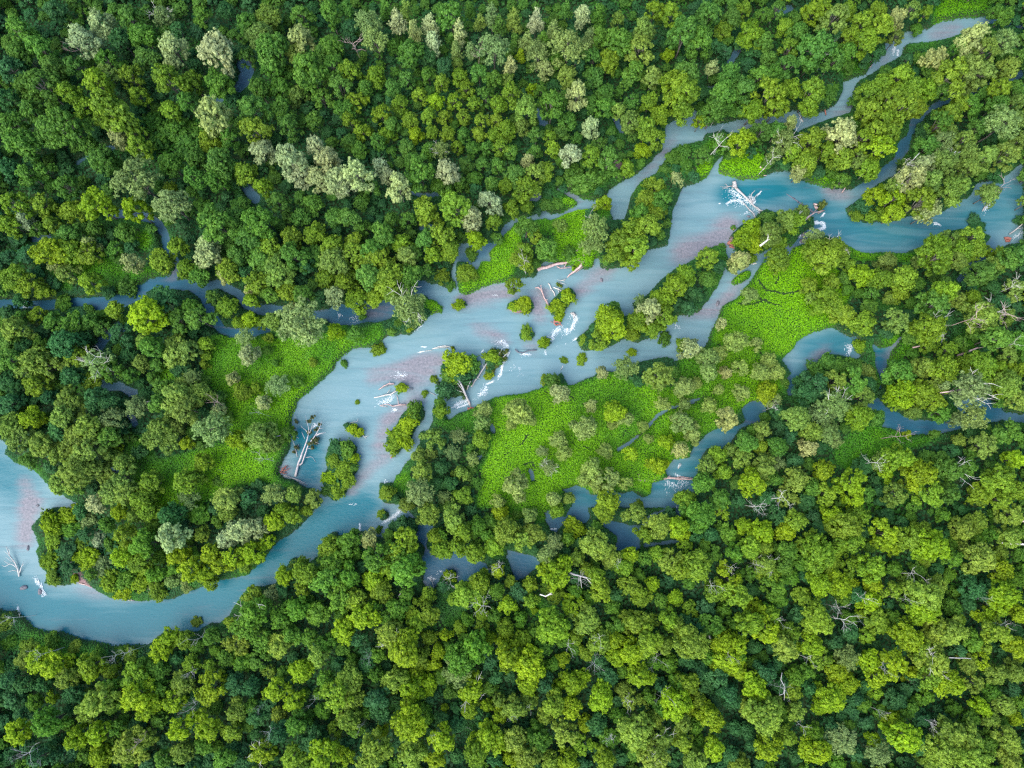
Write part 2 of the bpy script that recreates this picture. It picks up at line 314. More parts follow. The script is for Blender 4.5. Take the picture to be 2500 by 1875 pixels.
SDF = (edt(~water) - edt(water)) * RS          # px, positive on land
X_, Y_ = np.meshgrid(GX, GY)
SDF = SDF + (lattice_noise(X_, Y_, 14, 1) - .5) * 5 + (lattice_noise(X_, Y_, 34, 2) - .5) * 6

def field(lines, soft=.9):
    f = np.zeros((NY, NX))
    for fr, s, hw in lines:
        hw = hw * FR[fr][2]
        r = line_dist(F(fr, P(s)), hw * 1.6)
        if r:
            f[r[0]] = np.maximum(f[r[0]], np.clip(1.35 - r[1] / (hw * soft), 0, 1))
    return f

def blur(f, n):
    for _ in range(n):
        f = (f + np.roll(f, 1, 0) + np.roll(f, -1, 0) + np.roll(f, 1, 1) + np.roll(f, -1, 1)) / 5
    return f

shoal_f = blur(field(SHOAL), 44)
clear_shade_f = blur(np.maximum(field(STREAMS, 1.6), field(CLEAR_SHADE)), 20)
deep_f = blur(np.maximum(field(DEEP), .62 * field([('T3', "800 1200 950 1380 1300 1500 1750 1430 2203 1250", 170), ('T6', "470 1060 250 1240 60 1450", 120), ('T6', "850 650 1080 600 730 900", 110), ('T8', "1400 60 1800 200", 130), ('T5', "1500 1600 2150 1500", 130), ('T4', "-200 1300 100 1500", 200)])), 50) * 1.12
crack_f = field(CRACKS, 1.0)
meadow_m = np.zeros((NY, NX), bool)
bright_f = np.zeros((NY, NX))
for fr, s, b in MEADOW:
    m = np.zeros((NY, NX), bool)
    fill_poly(m, F(fr, P(s)))
    meadow_m |= m
    bright_f = np.where(m, np.maximum(bright_f, b) if b > .4 else np.where(bright_f > 0, bright_f, b), bright_f)
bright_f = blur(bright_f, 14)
meadow_ff = meadow_m.astype(float)
bare_m = np.zeros((NY, NX), bool)
for t in BARE:
    fill_poly(bare_m, F(t[0], P(t[1])))

def sample(f, px, py):
    u = np.clip((px - RX0) / RS - .5, 0, NX - 1.001)
    v = np.clip((py - RY0) / RS - .5, 0, NY - 1.001)
    i, j = u.astype(int), v.astype(int)
    a, b = u - i, v - j
    return (f[j, i] * (1 - a) + f[j, i + 1] * a) * (1 - b) + (f[j + 1, i] * (1 - a) + f[j + 1, i + 1] * a) * b

def smooth(t):
    t = np.clip(t, 0, 1)
    return t * t * (3 - 2 * t)

PXM = 0.073
WATER_Z = -0.35

def ground_z(x, y):
    px, py = proj(x, y, WATER_Z)
    d = sample(SDF, px, py) * PXM
    n = lattice_noise(x, y, 3.0, 11) * .25 + lattice_noise(x, y, 11.0, 12) * .35
    return -1.3 + smooth((d + .72) / 1.15) * (1.25 + n), d

# ------------------------------------------------------------------ mesh and object helpers
def mesh_np(name, V, Q, mat=None, attrs=(), smooth_=False):
    """V (n,3), Q (m,k) faces all of k corners"""
    V = np.asarray(V, np.float32); Q = np.asarray(Q, np.int32)
    m, k = Q.shape
    me = bpy.data.meshes.new(name)
    me.vertices.add(len(V)); me.vertices.foreach_set('co', V.ravel())
    me.loops.add(m * k); me.loops.foreach_set('vertex_index', Q.ravel())
    me.polygons.add(m)
    me.polygons.foreach_set('loop_start', np.arange(0, m * k, k, dtype=np.int32))
    if smooth_:
        me.polygons.foreach_set('use_smooth', np.ones(m, bool))
    for an, typ, dom, data in attrs:
        a = me.attributes.new(an, typ, dom)
        a.data.foreach_set('color' if typ == 'FLOAT_COLOR' else 'value', np.asarray(data, np.float32).ravel())
    if mat:
        me.materials.append(mat)
    me.update(calc_edges=True)
    me.validate()
    return me

def link(name, me, parent=None):
    o = bpy.data.objects.new(name, me)
    COL.objects.link(o)
    if parent:
        o.parent = parent
    return o

def tag(o, label=None, cat=None, group=None, kind=None):
    if label: o['label'] = label
    if cat: o['category'] = cat
    if group: o['group'] = group
    if kind: o['kind'] = kind
    return o

class Tubes:
    def __init__(self):
        self.V, self.Q, self.n = [], [], 0
    def add(self, pts, radii, sides=6):
        pts = np.array(pts, float)
        k = len(pts)
        rings = []
        for i in range(k):
            d = pts[min(i + 1, k - 1)] - pts[max(i - 1, 0)]
            d /= max(np.linalg.norm(d), 1e-6)
            up = np.array([0, 0, 1.0]) if abs(d[2]) < .9 else np.array([1.0, 0, 0])
            a = np.cross(d, up); a /= np.linalg.norm(a)
            b = np.cross(a, d)
            th = np.arange(sides) * 2 * math.pi / sides
            rings.append(pts[i] + radii[i] * (np.cos(th)[:, None] * a + np.sin(th)[:, None] * b))
        base = self.n
        for r in rings:
            self.V.append(r)
        for i in range(k - 1):
            for s in range(sides):
                s2 = (s + 1) % sides
                self.Q.append((base + i * sides + s, base + i * sides + s2, base + (i + 1) * sides + s2, base + (i + 1) * sides + s))
        # end caps as quads
        self.V.append(pts[0][None]); self.V.append(pts[-1][None])
        c0, c1 = base + k * sides, base + k * sides + 1
        for s in range(0, sides, 2):
            self.Q.append((c0, base + (s + 2) % sides, base + s + 1, base + s))
            e = base + (k - 1) * sides
            self.Q.append((c1, e + s, e + s + 1, e + (s + 2) % sides))
        self.n += k * sides + 2
    def mesh(self, name, mat):
        return mesh_np(name, np.concatenate(self.V), np.array(self.Q), mat, smooth_=True)

# ------------------------------------------------------------------ materials
def new_mat(name):
    m = bpy.data.materials.new(name)
    m.use_nodes = True
    m.node_tree.nodes.clear()
    return m, m.node_tree.nodes, m.node_tree.links

def N(nodes, typ, **kw):
    n = nodes.new(typ)
    for k, v in kw.items():
        if k.startswith('i_'):
            n.inputs[k[2:].replace('_', ' ')].default_value = v
        else:
            setattr(n, k, v)
    return n

def leaf_mat(name, src):
    m, nd, lk = new_mat(name)
    if src == 'object':
        c = N(nd, 'ShaderNodeObjectInfo').outputs['Color']
    elif src == 'instancer':
        c = N(nd, 'ShaderNodeAttribute', attribute_type='INSTANCER', attribute_name='tree_colour').outputs['Color']
    else:
        c = N(nd, 'ShaderNodeAttribute', attribute_name='col').outputs['Color']
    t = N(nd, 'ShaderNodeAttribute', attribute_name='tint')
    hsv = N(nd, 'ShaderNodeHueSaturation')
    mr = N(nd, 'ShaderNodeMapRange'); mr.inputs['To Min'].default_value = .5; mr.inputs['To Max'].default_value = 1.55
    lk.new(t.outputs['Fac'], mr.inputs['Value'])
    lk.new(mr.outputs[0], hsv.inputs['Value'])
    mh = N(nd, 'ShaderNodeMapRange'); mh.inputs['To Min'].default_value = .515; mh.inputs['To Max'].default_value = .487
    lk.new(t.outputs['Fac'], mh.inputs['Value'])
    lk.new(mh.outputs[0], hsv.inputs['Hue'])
    lk.new(c, hsv.inputs['Color'])
    di = N(nd, 'ShaderNodeBsdfDiffuse'); tr = N(nd, 'ShaderNodeBsdfTranslucent')
    gl = N(nd, 'ShaderNodeBsdfGlossy'); gl.inputs['Roughness'].default_value = .5
    lk.new(hsv.outputs[0], di.inputs['Color']); lk.new(hsv.outputs[0], tr.inputs['Color'])
    mx = N(nd, 'ShaderNodeMixShader'); mx.inputs[0].default_value = .42
    lk.new(di.outputs[0], mx.inputs[1]); lk.new(tr.outputs[0], mx.inputs[2])
    m2 = N(nd, 'ShaderNodeMixShader'); m2.inputs[0].default_value = .012
    lk.new(mx.outputs[0], m2.inputs[1]); lk.new(gl.outputs[0], m2.inputs[2])
    out = N(nd, 'ShaderNodeOutputMaterial')
    lk.new(m2.outputs[0], out.inputs[0])
    return m

LEAF = leaf_mat('leaf', 'object')
LEAF_I = leaf_mat('leaf_woodland', 'instancer')
LEAF_U = leaf_mat('leaf_undergrowth', 'attr')

def bark_mat(name, c1, c2, scale=6.0):
    m, nd, lk = new_mat(name)
    tc = N(nd, 'ShaderNodeTexCoord')
    nz = N(nd, 'ShaderNodeTexNoise'); nz.inputs['Scale'].default_value = scale; nz.inputs['Detail'].default_value = 4
    lk.new(tc.outputs['Object'], nz.inputs['Vector'])
    mx = N(nd, 'ShaderNodeMix', data_type='RGBA')
    mx.inputs['A'].default_value = (*c1, 1); mx.inputs['B'].default_value = (*c2, 1)
    mp = N(nd, 'ShaderNodeMapRange'); mp.inputs['From Min'].default_value = .35; mp.inputs['From Max'].default_value = .65
    lk.new(nz.outputs['Fac'], mp.inputs['Value']); lk.new(mp.outputs[0], mx.inputs['Factor'])
    bs = N(nd, 'ShaderNodeBsdfPrincipled'); bs.inputs['Roughness'].default_value = .85
    lk.new(mx.outputs['Result'], bs.inputs['Base Color'])
    out = N(nd, 'ShaderNodeOutputMaterial'); lk.new(bs.outputs[0], out.inputs[0])
    return m

BARK = bark_mat('bark', (.10, .085, .07), (.2, .18, .15))
BLEACH = bark_mat('bleached_wood', (.44, .40, .36), (.68, .64, .59))
PINKWOOD = bark_mat('barkless_wood', (.36, .23, .21), (.58, .43, .40), 3)
GREYWOOD = bark_mat('weathered_wood', (.27, .25, .24), (.50, .47, .45))
PALEWOOD = bark_mat('pale_wood', (.42, .35, .34), (.66, .59, .57), 3)
REDWOOD = bark_mat('red_root', (.28, .07, .05), (.45, .2, .15))
DARKWOOD = bark_mat('wet_wood', (.06, .07, .09), (.17, .17, .2))

def ground_mat():
    m, nd, lk = new_mat('river_ground')
    tc = N(nd, 'ShaderNodeTexCoord')
    a = N(nd, 'ShaderNodeAttribute', attribute_name='gravel')
    n1 = N(nd, 'ShaderNodeTexNoise'); n1.inputs['Scale'].default_value = 1.2; n1.inputs['Detail'].default_value = 6
    n2 = N(nd, 'ShaderNodeTexVoronoi'); n2.inputs['Scale'].default_value = 7
    lk.new(tc.outputs['Object'], n1.inputs['Vector']); lk.new(tc.outputs['Object'], n2.inputs['Vector'])
    soil = N(nd, 'ShaderNodeMix', data_type='RGBA'); soil.inputs['A'].default_value = (.022, .060, .014, 1); soil.inputs['B'].default_value = (.045, .085, .022, 1)
    lk.new(n1.outputs['Fac'], soil.inputs['Factor'])
    grav = N(nd, 'ShaderNodeMix', data_type='RGBA'); grav.inputs['A'].default_value = (.15, .075, .075, 1); grav.inputs['B'].default_value = (.33, .22, .22, 1)
    lk.new(n2.outputs['Color'], grav.inputs['Factor'])
    mx = N(nd, 'ShaderNodeMix', data_type='RGBA')
    lk.new(a.outputs['Fac'], mx.inputs['Factor']); lk.new(soil.outputs['Result'], mx.inputs['A']); lk.new(grav.outputs['Result'], mx.inputs['B'])
    bs = N(nd, 'ShaderNodeBsdfPrincipled'); bs.inputs['Roughness'].default_value = .9
    lk.new(mx.outputs['Result'], bs.inputs['Base Color'])
    bp = N(nd, 'ShaderNodeBump'); bp.inputs['Strength'].default_value = .6; bp.inputs['Distance'].default_value = .15
    lk.new(n2.outputs['Distance'], bp.inputs['Height']); lk.new(bp.outputs[0], bs.inputs['Normal'])
    out = N(nd, 'ShaderNodeOutputMaterial'); lk.new(bs.outputs[0], out.inputs[0])
    return m

def water_mat():
    m, nd, lk = new_mat('glacial_water')
    tc = N(nd, 'ShaderNodeTexCoord')
    sh = N(nd, 'ShaderNodeAttribute', attribute_name='shoal')
    dp = N(nd, 'ShaderNodeAttribute', attribute_name='deep')
    fl = N(nd, 'ShaderNodeAttribute', attribute_name='clear')  # clear deep water and the shade painted over side channels
    base = N(nd, 'ShaderNodeMix', data_type='RGBA')
    base.inputs['A'].default_value = (.158, .262, .282, 1)      # milky, shallow
    base.inputs['B'].default_value = (.012, .128, .162, 1)      # deep turquoise
    # mottling of the silt along the current
    mp = N(nd, 'ShaderNodeMapping'); mp.inputs['Rotation'].default_value = (0, 0, math.radians(-32)); mp.inputs['Scale'].default_value = (.07, .55, 1)
    lk.new(tc.outputs['Object'], mp.inputs['Vector'])
    nz = N(nd, 'ShaderNodeTexNoise'); nz.inputs['Scale'].default_value = 1; nz.inputs['Detail'].default_value = 5; nz.inputs['Distortion'].default_value = 1.2
    lk.new(mp.outputs[0], nz.inputs['Vector'])
    ad = N(nd, 'ShaderNodeMath', operation='MULTIPLY_ADD'); ad.inputs[1].default_value = 1.2
    lk.new(nz.outputs['Fac'], ad.inputs[0])
    sb = N(nd, 'ShaderNodeMath', operation='SUBTRACT'); sb.inputs[1].default_value = .50
    lk.new(dp.outputs['Fac'], sb.inputs[0]); lk.new(sb.outputs[0], ad.inputs[2])
    cl = N(nd, 'ShaderNodeClamp'); lk.new(ad.outputs[0], cl.inputs[0])
    lk.new(cl.outputs[0], base.inputs['Factor'])
    # submerged gravel
    gn = N(nd, 'ShaderNodeTexNoise'); gn.inputs['Scale'].default_value = 2.6; gn.inputs['Detail'].default_value = 5; gn.inputs['Roughness'].default_value = .75
    lk.new(tc.outputs['Object'], gn.inputs['Vector'])
    gc = N(nd, 'ShaderNodeMix', data_type='RGBA'); gc.inputs['A'].default_value = (.105, .088, .100, 1); gc.inputs['B'].default_value = (.33, .26, .285, 1)
    gm = N(nd, 'ShaderNodeMapRange'); gm.inputs['From Min'].default_value = .3; gm.inputs['From Max'].default_value = .7
    lk.new(gn.outputs['Fac'], gm.inputs['Value']); lk.new(gm.outputs[0], gc.inputs['Factor'])
    n3 = N(nd, 'ShaderNodeMath', operation='MULTIPLY_ADD'); n3.inputs[1].default_value = 1.3
    lk.new(nz.outputs['Fac'], n3.inputs[0])
    s2 = N(nd, 'ShaderNodeMath', operation='SUBTRACT'); s2.inputs[1].default_value = .65
    lk.new(sh.outputs['Fac'], s2.inputs[0]); lk.new(s2.outputs[0], n3.inputs[2])
    c2 = N(nd, 'ShaderNodeMapRange'); c2.inputs['From Min'].default_value = .12; c2.inputs['From Max'].default_value = .85; c2.inputs['To Max'].default_value = .74
    lk.new(n3.outputs[0], c2.inputs['Value'])
    mx = N(nd, 'ShaderNodeMix', data_type='RGBA')
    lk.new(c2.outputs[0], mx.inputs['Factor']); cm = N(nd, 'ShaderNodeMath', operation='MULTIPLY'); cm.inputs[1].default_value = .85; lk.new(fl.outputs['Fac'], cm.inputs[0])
    cx = N(nd, 'ShaderNodeMix', data_type='RGBA'); cx.inputs['B'].default_value = (.032, .098, .155, 1)      # clear deep side water, its shade put into the colour
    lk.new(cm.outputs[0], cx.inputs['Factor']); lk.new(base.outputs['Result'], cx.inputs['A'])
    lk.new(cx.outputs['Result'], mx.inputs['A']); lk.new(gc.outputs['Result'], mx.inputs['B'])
    bs = N(nd, 'ShaderNodeBsdfPrincipled'); bs.inputs['Roughness'].default_value = .25; bs.inputs['IOR'].default_value = 1.33; bs.inputs['Specular IOR Level'].default_value = .35
    lk.new(mx.outputs['Result'], bs.inputs['Base Color'])
    rn = N(nd, 'ShaderNodeTexNoise'); rn.inputs['Scale'].default_value = 1.7; rn.inputs['Detail'].default_value = 4; rn.inputs['Distortion'].default_value = .6
    mp2 = N(nd, 'ShaderNodeMapping'); mp2.inputs['Rotation'].default_value = (0, 0, math.radians(-32)); mp2.inputs['Scale'].default_value = (.8, 1.6, 1)
    lk.new(tc.outputs['Object'], mp2.inputs['Vector']); lk.new(mp2.outputs[0], rn.inputs['Vector'])
    bp = N(nd, 'ShaderNodeBump'); bp.inputs['Strength'].default_value = .35; bp.inputs['Distance'].default_value = .10
    lk.new(rn.outputs['Fac'], bp.inputs['Height']); lk.new(bp.outputs[0], bs.inputs['Normal'])
    out = N(nd, 'ShaderNodeOutputMaterial'); lk.new(bs.outputs[0], out.inputs[0])
    return m

def plain_mat(name, c, rough=.6):
    m, nd, lk = new_mat(name)
    tc = N(nd, 'ShaderNodeTexCoord')
    nz = N(nd, 'ShaderNodeTexNoise'); nz.inputs['Scale'].default_value = 5
    lk.new(tc.outputs['Object'], nz.inputs['Vector'])
    mx = N(nd, 'ShaderNodeMix', data_type='RGBA'); mx.inputs['A'].default_value = (*[v * .8 for v in c], 1); mx.inputs['B'].default_value = (*[min(v * 1.15, .95) for v in c], 1)
    lk.new(nz.outputs['Fac'], mx.inputs['Factor'])
    bs = N(nd, 'ShaderNodeBsdfPrincipled'); bs.inputs['Roughness'].default_value = rough
    lk.new(mx.outputs['Result'], bs.inputs['Base Color'])
    out = N(nd, 'ShaderNodeOutputMaterial'); lk.new(bs.outputs[0], out.inputs[0])
    return m

FOAM_M = plain_mat('foam', (.68, .74, .76))
STONE = plain_mat('wet_stone', (.16, .15, .17))

# ------------------------------------------------------------------ ground and water sheets
def sheet_axis(lo, hi, step, far):
    a = np.arange(lo, hi + step, step)
    pre = np.array([-far, -far * .6, lo - 40, lo - 12, lo - 4])
    post = np.array([a[-1] + 4, a[-1] + 12, a[-1] + 40, far * .6, far])
    return np.concatenate([pre[pre < lo], a, post])

def sheet(step):
    xs = sheet_axis(-135, 135, step, 480)
    ys = sheet_axis(-85, 140, step, 480)
    X, Y = np.meshgrid(xs, ys)
    nx, ny = len(xs), len(ys)
    i = np.arange((ny - 1) * (nx - 1))
    r, c = i // (nx - 1), i % (nx - 1)
    b = r * nx + c
    return X.ravel(), Y.ravel(), np.stack([b, b + 1, b + nx + 1, b + nx], 1)

gx, gy, gq = sheet(.36)
gz, gd = ground_z(gx, gy)
gpx, gpy = proj(gx, gy, WATER_Z)
grav = np.clip(-gd / .5, 0, 1) * .5
grav = np.maximum(grav, sample(bare_m.astype(float), gpx, gpy))
o = link('riverbed_ground', mesh_np('ground', np.stack([gx, gy, gz], 1), gq, ground_mat(), [('gravel', 'FLOAT', 'POINT', grav)], True))
tag(o, kind='structure'); o.name = 'ground'

wx, wy, wq = sheet(.6)
wpx, wpy = proj(wx, wy, WATER_Z)
wd = sample(SDF, wpx, wpy) * PXM
inside = (wd < 2.0)
keep = inside[wq].any(1)
wq = wq[keep]
used = np.unique(wq)
remap = np.full(len(wx), -1); remap[used] = np.arange(len(used))
wV = np.stack([wx, wy, np.full(len(wx), WATER_Z)], 1)[used]
bank = np.clip(1 + wd / .6, 0, 1) * .25          # gravel seen through the shallow margin
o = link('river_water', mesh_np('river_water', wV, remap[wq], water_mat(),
         [('shoal', 'FLOAT', 'POINT', np.maximum(sample(shoal_f, wpx, wpy), bank)[used]), ('deep', 'FLOAT', 'POINT', sample(deep_f, wpx, wpy)[used]), ('clear', 'FLOAT', 'POINT', sample(clear_shade_f, wpx, wpy)[used])], True))  # 'clear' also carries the painted shade of the side water
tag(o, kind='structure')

# ------------------------------------------------------------------ undergrowth: one carpet of leaves
def leaf_quads(C, Nn, size, aspect=1.5, rng=RNG, fold=.18):
    """C centres, Nn normals (unit), size per leaf -> V, Q of folded leaf quads"""
    n = len(C)
    r = rng.normal(size=(n, 3))
    T = r - (r * Nn).sum(1)[:, None] * Nn
    T /= np.linalg.norm(T, axis=1)[:, None] + 1e-9
    B = np.cross(Nn, T)
    L = (size * aspect * .5)[:, None]; W = (size * .5)[:, None]
    V = np.empty((n, 4, 3))
    V[:, 0] = C - T * L
    V[:, 1] = C + B * W + Nn * W * fold
    V[:, 2] = C + T * L
    V[:, 3] = C - B * W + Nn * W * fold
    return V.reshape(-1, 3), np.arange(n * 4).reshape(n, 4)

def undergrowth():
    def scatter(pitch):
        xs = np.arange(-118, 118, pitch); ys = np.arange(-76, 122, pitch)
        X, Y = np.meshgrid(xs, ys)
        X = X.ravel() + RNG.uniform(-.5, .5, X.size) * pitch; Y = Y.ravel() + RNG.uniform(-.5, .5, Y.size) * pitch
        px, py = proj(X, Y, 0.0)
        ok = (px > -130) & (px < 2630) & (py > -150) & (py < 2020)
        return X[ok], Y[ok], px[ok], py[ok], np.full(ok.sum(), pitch)
    A, B = scatter(.165), scatter(.5)
    X, Y, px, py, pt = [np.concatenate(q) for q in zip(A, B)]
    d = sample(SDF, px, py) * PXM
    md = sample(meadow_m.astype(float), px, py)
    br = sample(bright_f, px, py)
    cr = sample(crack_f, px, py)
    br0 = sample(bare_m.astype(float), px, py)
    near = (md > .4) | (d < 1.6)
    ok = (d > -.12) & (cr < .35) & (br0 < .5) & np.where(pt < .3, near, ~near)
    X, Y, d, md, br, px, py, pt = [q[ok] for q in (X, Y, d, md, br, px, py, pt)]
    gz_, _ = ground_z(X, Y)
    mound = lattice_noise(X, Y, 1.3, 21) * .35 + lattice_noise(X, Y, 3.4, 22) * .8 + lattice_noise(X, Y, .75, 23) * .28
    h = (.12 + smooth((d + .15) / 1.1) * (.30 + .62 * mound))
    deepr = np.where(RNG.random(len(X)) < .38, RNG.uniform(-.26, -.05, len(X)), RNG.uniform(-.10, .05, len(X)))
    Z = np.maximum(gz_, WATER_Z + .02) + h + deepr
    edge = np.clip(1 - d / .8, 0, 1)
    Nn = np.stack([RNG.normal(0, .26, len(X)), RNG.normal(0, .26, len(X)), np.ones(len(X))], 1)
    Nn /= np.linalg.norm(Nn, axis=1)[:, None]
    size = np.where(pt < .3, RNG.uniform(.14, .28, len(X)), RNG.uniform(.36, .62, len(X)))
    V, Q = leaf_quads(np.stack([X, Y, Z], 1), Nn, size, 1.3)
    n1 = lattice_noise(X, Y, 6.5, 24); n2 = lattice_noise(X, Y, 2.0, 25)
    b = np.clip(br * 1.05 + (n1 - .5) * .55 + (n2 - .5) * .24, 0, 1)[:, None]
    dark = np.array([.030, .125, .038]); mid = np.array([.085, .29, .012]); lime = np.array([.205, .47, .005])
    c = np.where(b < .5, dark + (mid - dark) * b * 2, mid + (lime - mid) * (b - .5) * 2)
    c = np.concatenate([c, np.ones((len(c), 1))], 1)
    tint = RNG.random(len(X)) * .45 + .3
    me = mesh_np('undergrowth', V, Q, LEAF_U, [('col', 'FLOAT_COLOR', 'POINT', np.repeat(c, 4, 0)), ('tint', 'FLOAT', 'POINT', np.repeat(tint, 4))])
    o = link('leafy_undergrowth', me)
    tag(o, 'low bright green leafy undergrowth carpeting the meadows and banks', 'undergrowth', kind='stuff')
undergrowth()

# ------------------------------------------------------------------ tree prototypes (radius 1)
def crown_mesh(name, seed, lobes, puffs, leaves, shape, leaf=.066, droop=0.0):
    """lobes: list of (x,y,z,r)"""
    rng = np.random.default_rng(seed)
    C, Nn, T = [], [], []
    for (x, y, z, r) in lobes:
        n = int(puffs * (r / .32) ** 1.6)
        d = rng.normal(size=(n, 3)); d[:, 2] = np.abs(d[:, 2]) * 1.0 - .35
        d /= np.linalg.norm(d, axis=1)[:, None]
        rad = r * rng.uniform(.55, 1.0, n) * np.where(rng.random(n) < .26, rng.uniform(1.08, 1.55, n), 1.0)
        pc = np.array([x, y, z]) + d * rad[:, None] * np.array([1, 1, shape])
        pr = rng.uniform(.05, .125, n) * (r / .32) ** .4
        lobe_t = rng.normal(0, .10)
        for k in range(n):
            m = leaves
            e = rng.normal(size=(m, 3)); e[:, 2] += .25
            e /= np.linalg.norm(e, axis=1)[:, None]
            pos = pc[k] + e * (pr[k] * rng.uniform(.45, 1.1, m))[:, None]
            if droop:
                pos[:, 2] -= droop * rng.random(m) * pr[k]
            nn = e * .75 + d[k] * .55 + np.array([0, 0, .45]) + rng.normal(0, .35, (m, 3))
            nn /= np.linalg.norm(nn, axis=1)[:, None]
            C.append(pos); Nn.append(nn)
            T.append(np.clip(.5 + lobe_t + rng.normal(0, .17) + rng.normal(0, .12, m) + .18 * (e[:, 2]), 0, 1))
    C, Nn, T = np.concatenate(C), np.concatenate(Nn), np.concatenate(T)
    V, Q = leaf_quads(C, Nn, rng.uniform(.6, 1.35, len(C)) * leaf, 1.5, rng)
    return V, Q, T

def dome_lobes(rng, n, h, depth, rlo, rhi, spread=.70, flat=.5):
    L = []
    for i in range(n):
        a = i * 2.39996 + rng.uniform(-.5, .5)
        rr = spread * math.sqrt((i + .4) / n) * rng.uniform(.72, 1.24)
        top = h - rhi * .8 - depth * flat * min(1.2, (rr / spread) ** 2) + rng.uniform(-.12, .08)
        L.append((rr * math.cos(a), rr * math.sin(a), top + rng.uniform(-.14, .12), rng.uniform(rlo, rhi)))
    for i in range(n // 2):                    # lower skirt
        a = i * 2.39996 * 1.7 + rng.uniform(-.5, .5)
        rr = spread * rng.uniform(.5, 1.02)
        L.append((rr * math.cos(a), rr * math.sin(a), h - depth * rng.uniform(.62, .98), rng.uniform(rlo, rhi) * .9))
    return L

def trunk_tubes(rng, h, lobes, r0=.05):
    t = Tubes()
    zs = np.linspace(-.12, h * .72, 6)
    dx, dy = rng.uniform(-.06, .06, 2)
    pts = [(dx * math.sin(k), dy * math.cos(k * 1.3) - dy, z) for k, z in enumerate(zs)]
    t.add(pts, [r0 * (1.35 if k == 0 else 1 - .11 * k) for k in range(6)], 6)
    for (x, y, z, r) in lobes[::1]:
        k = int(rng.integers(2, 5))
        b = pts[k]
        if z < b[2] - .1:
            b = pts[1]
        mid = ((b[0] + x) * .5 + rng.uniform(-.05, .05), (b[1] + y) * .5 + rng.uniform(-.05, .05), (b[2] + z) * .5 - .06)
        t.add([b, mid, (x, y, z)], [r0 * .55, r0 * .38, r0 * .16], 4)
    return t

def bare_twigs(t, rng, origin, direction, length, r, depth=2, gravity=.0):
    """recursive bare branch"""
    d = np.array(direction, float); d /= np.linalg.norm(d)
    p = np.array(origin, float)
    pts, n = [p.copy()], 4
    for k in range(n):
        d = d + rng.normal(0, .16, 3); d[2] -= gravity; d /= np.linalg.norm(d)
        p = p + d * length / n
        pts.append(p.copy())
    t.add(pts, [r * (1 - .17 * k) for k in range(n + 1)], 4 if depth < 2 else 6)
    if depth > 0:
        for k in range(2, n + 1):
            for s in range(1 if k < n else 2):
                e = d + rng.normal(0, .65, 3); e[2] = abs(e[2]) * .6 + .1
                bare_twigs(t, rng, pts[k], e, length * rng.uniform(.4, .65), r * .5, depth - 1, gravity)

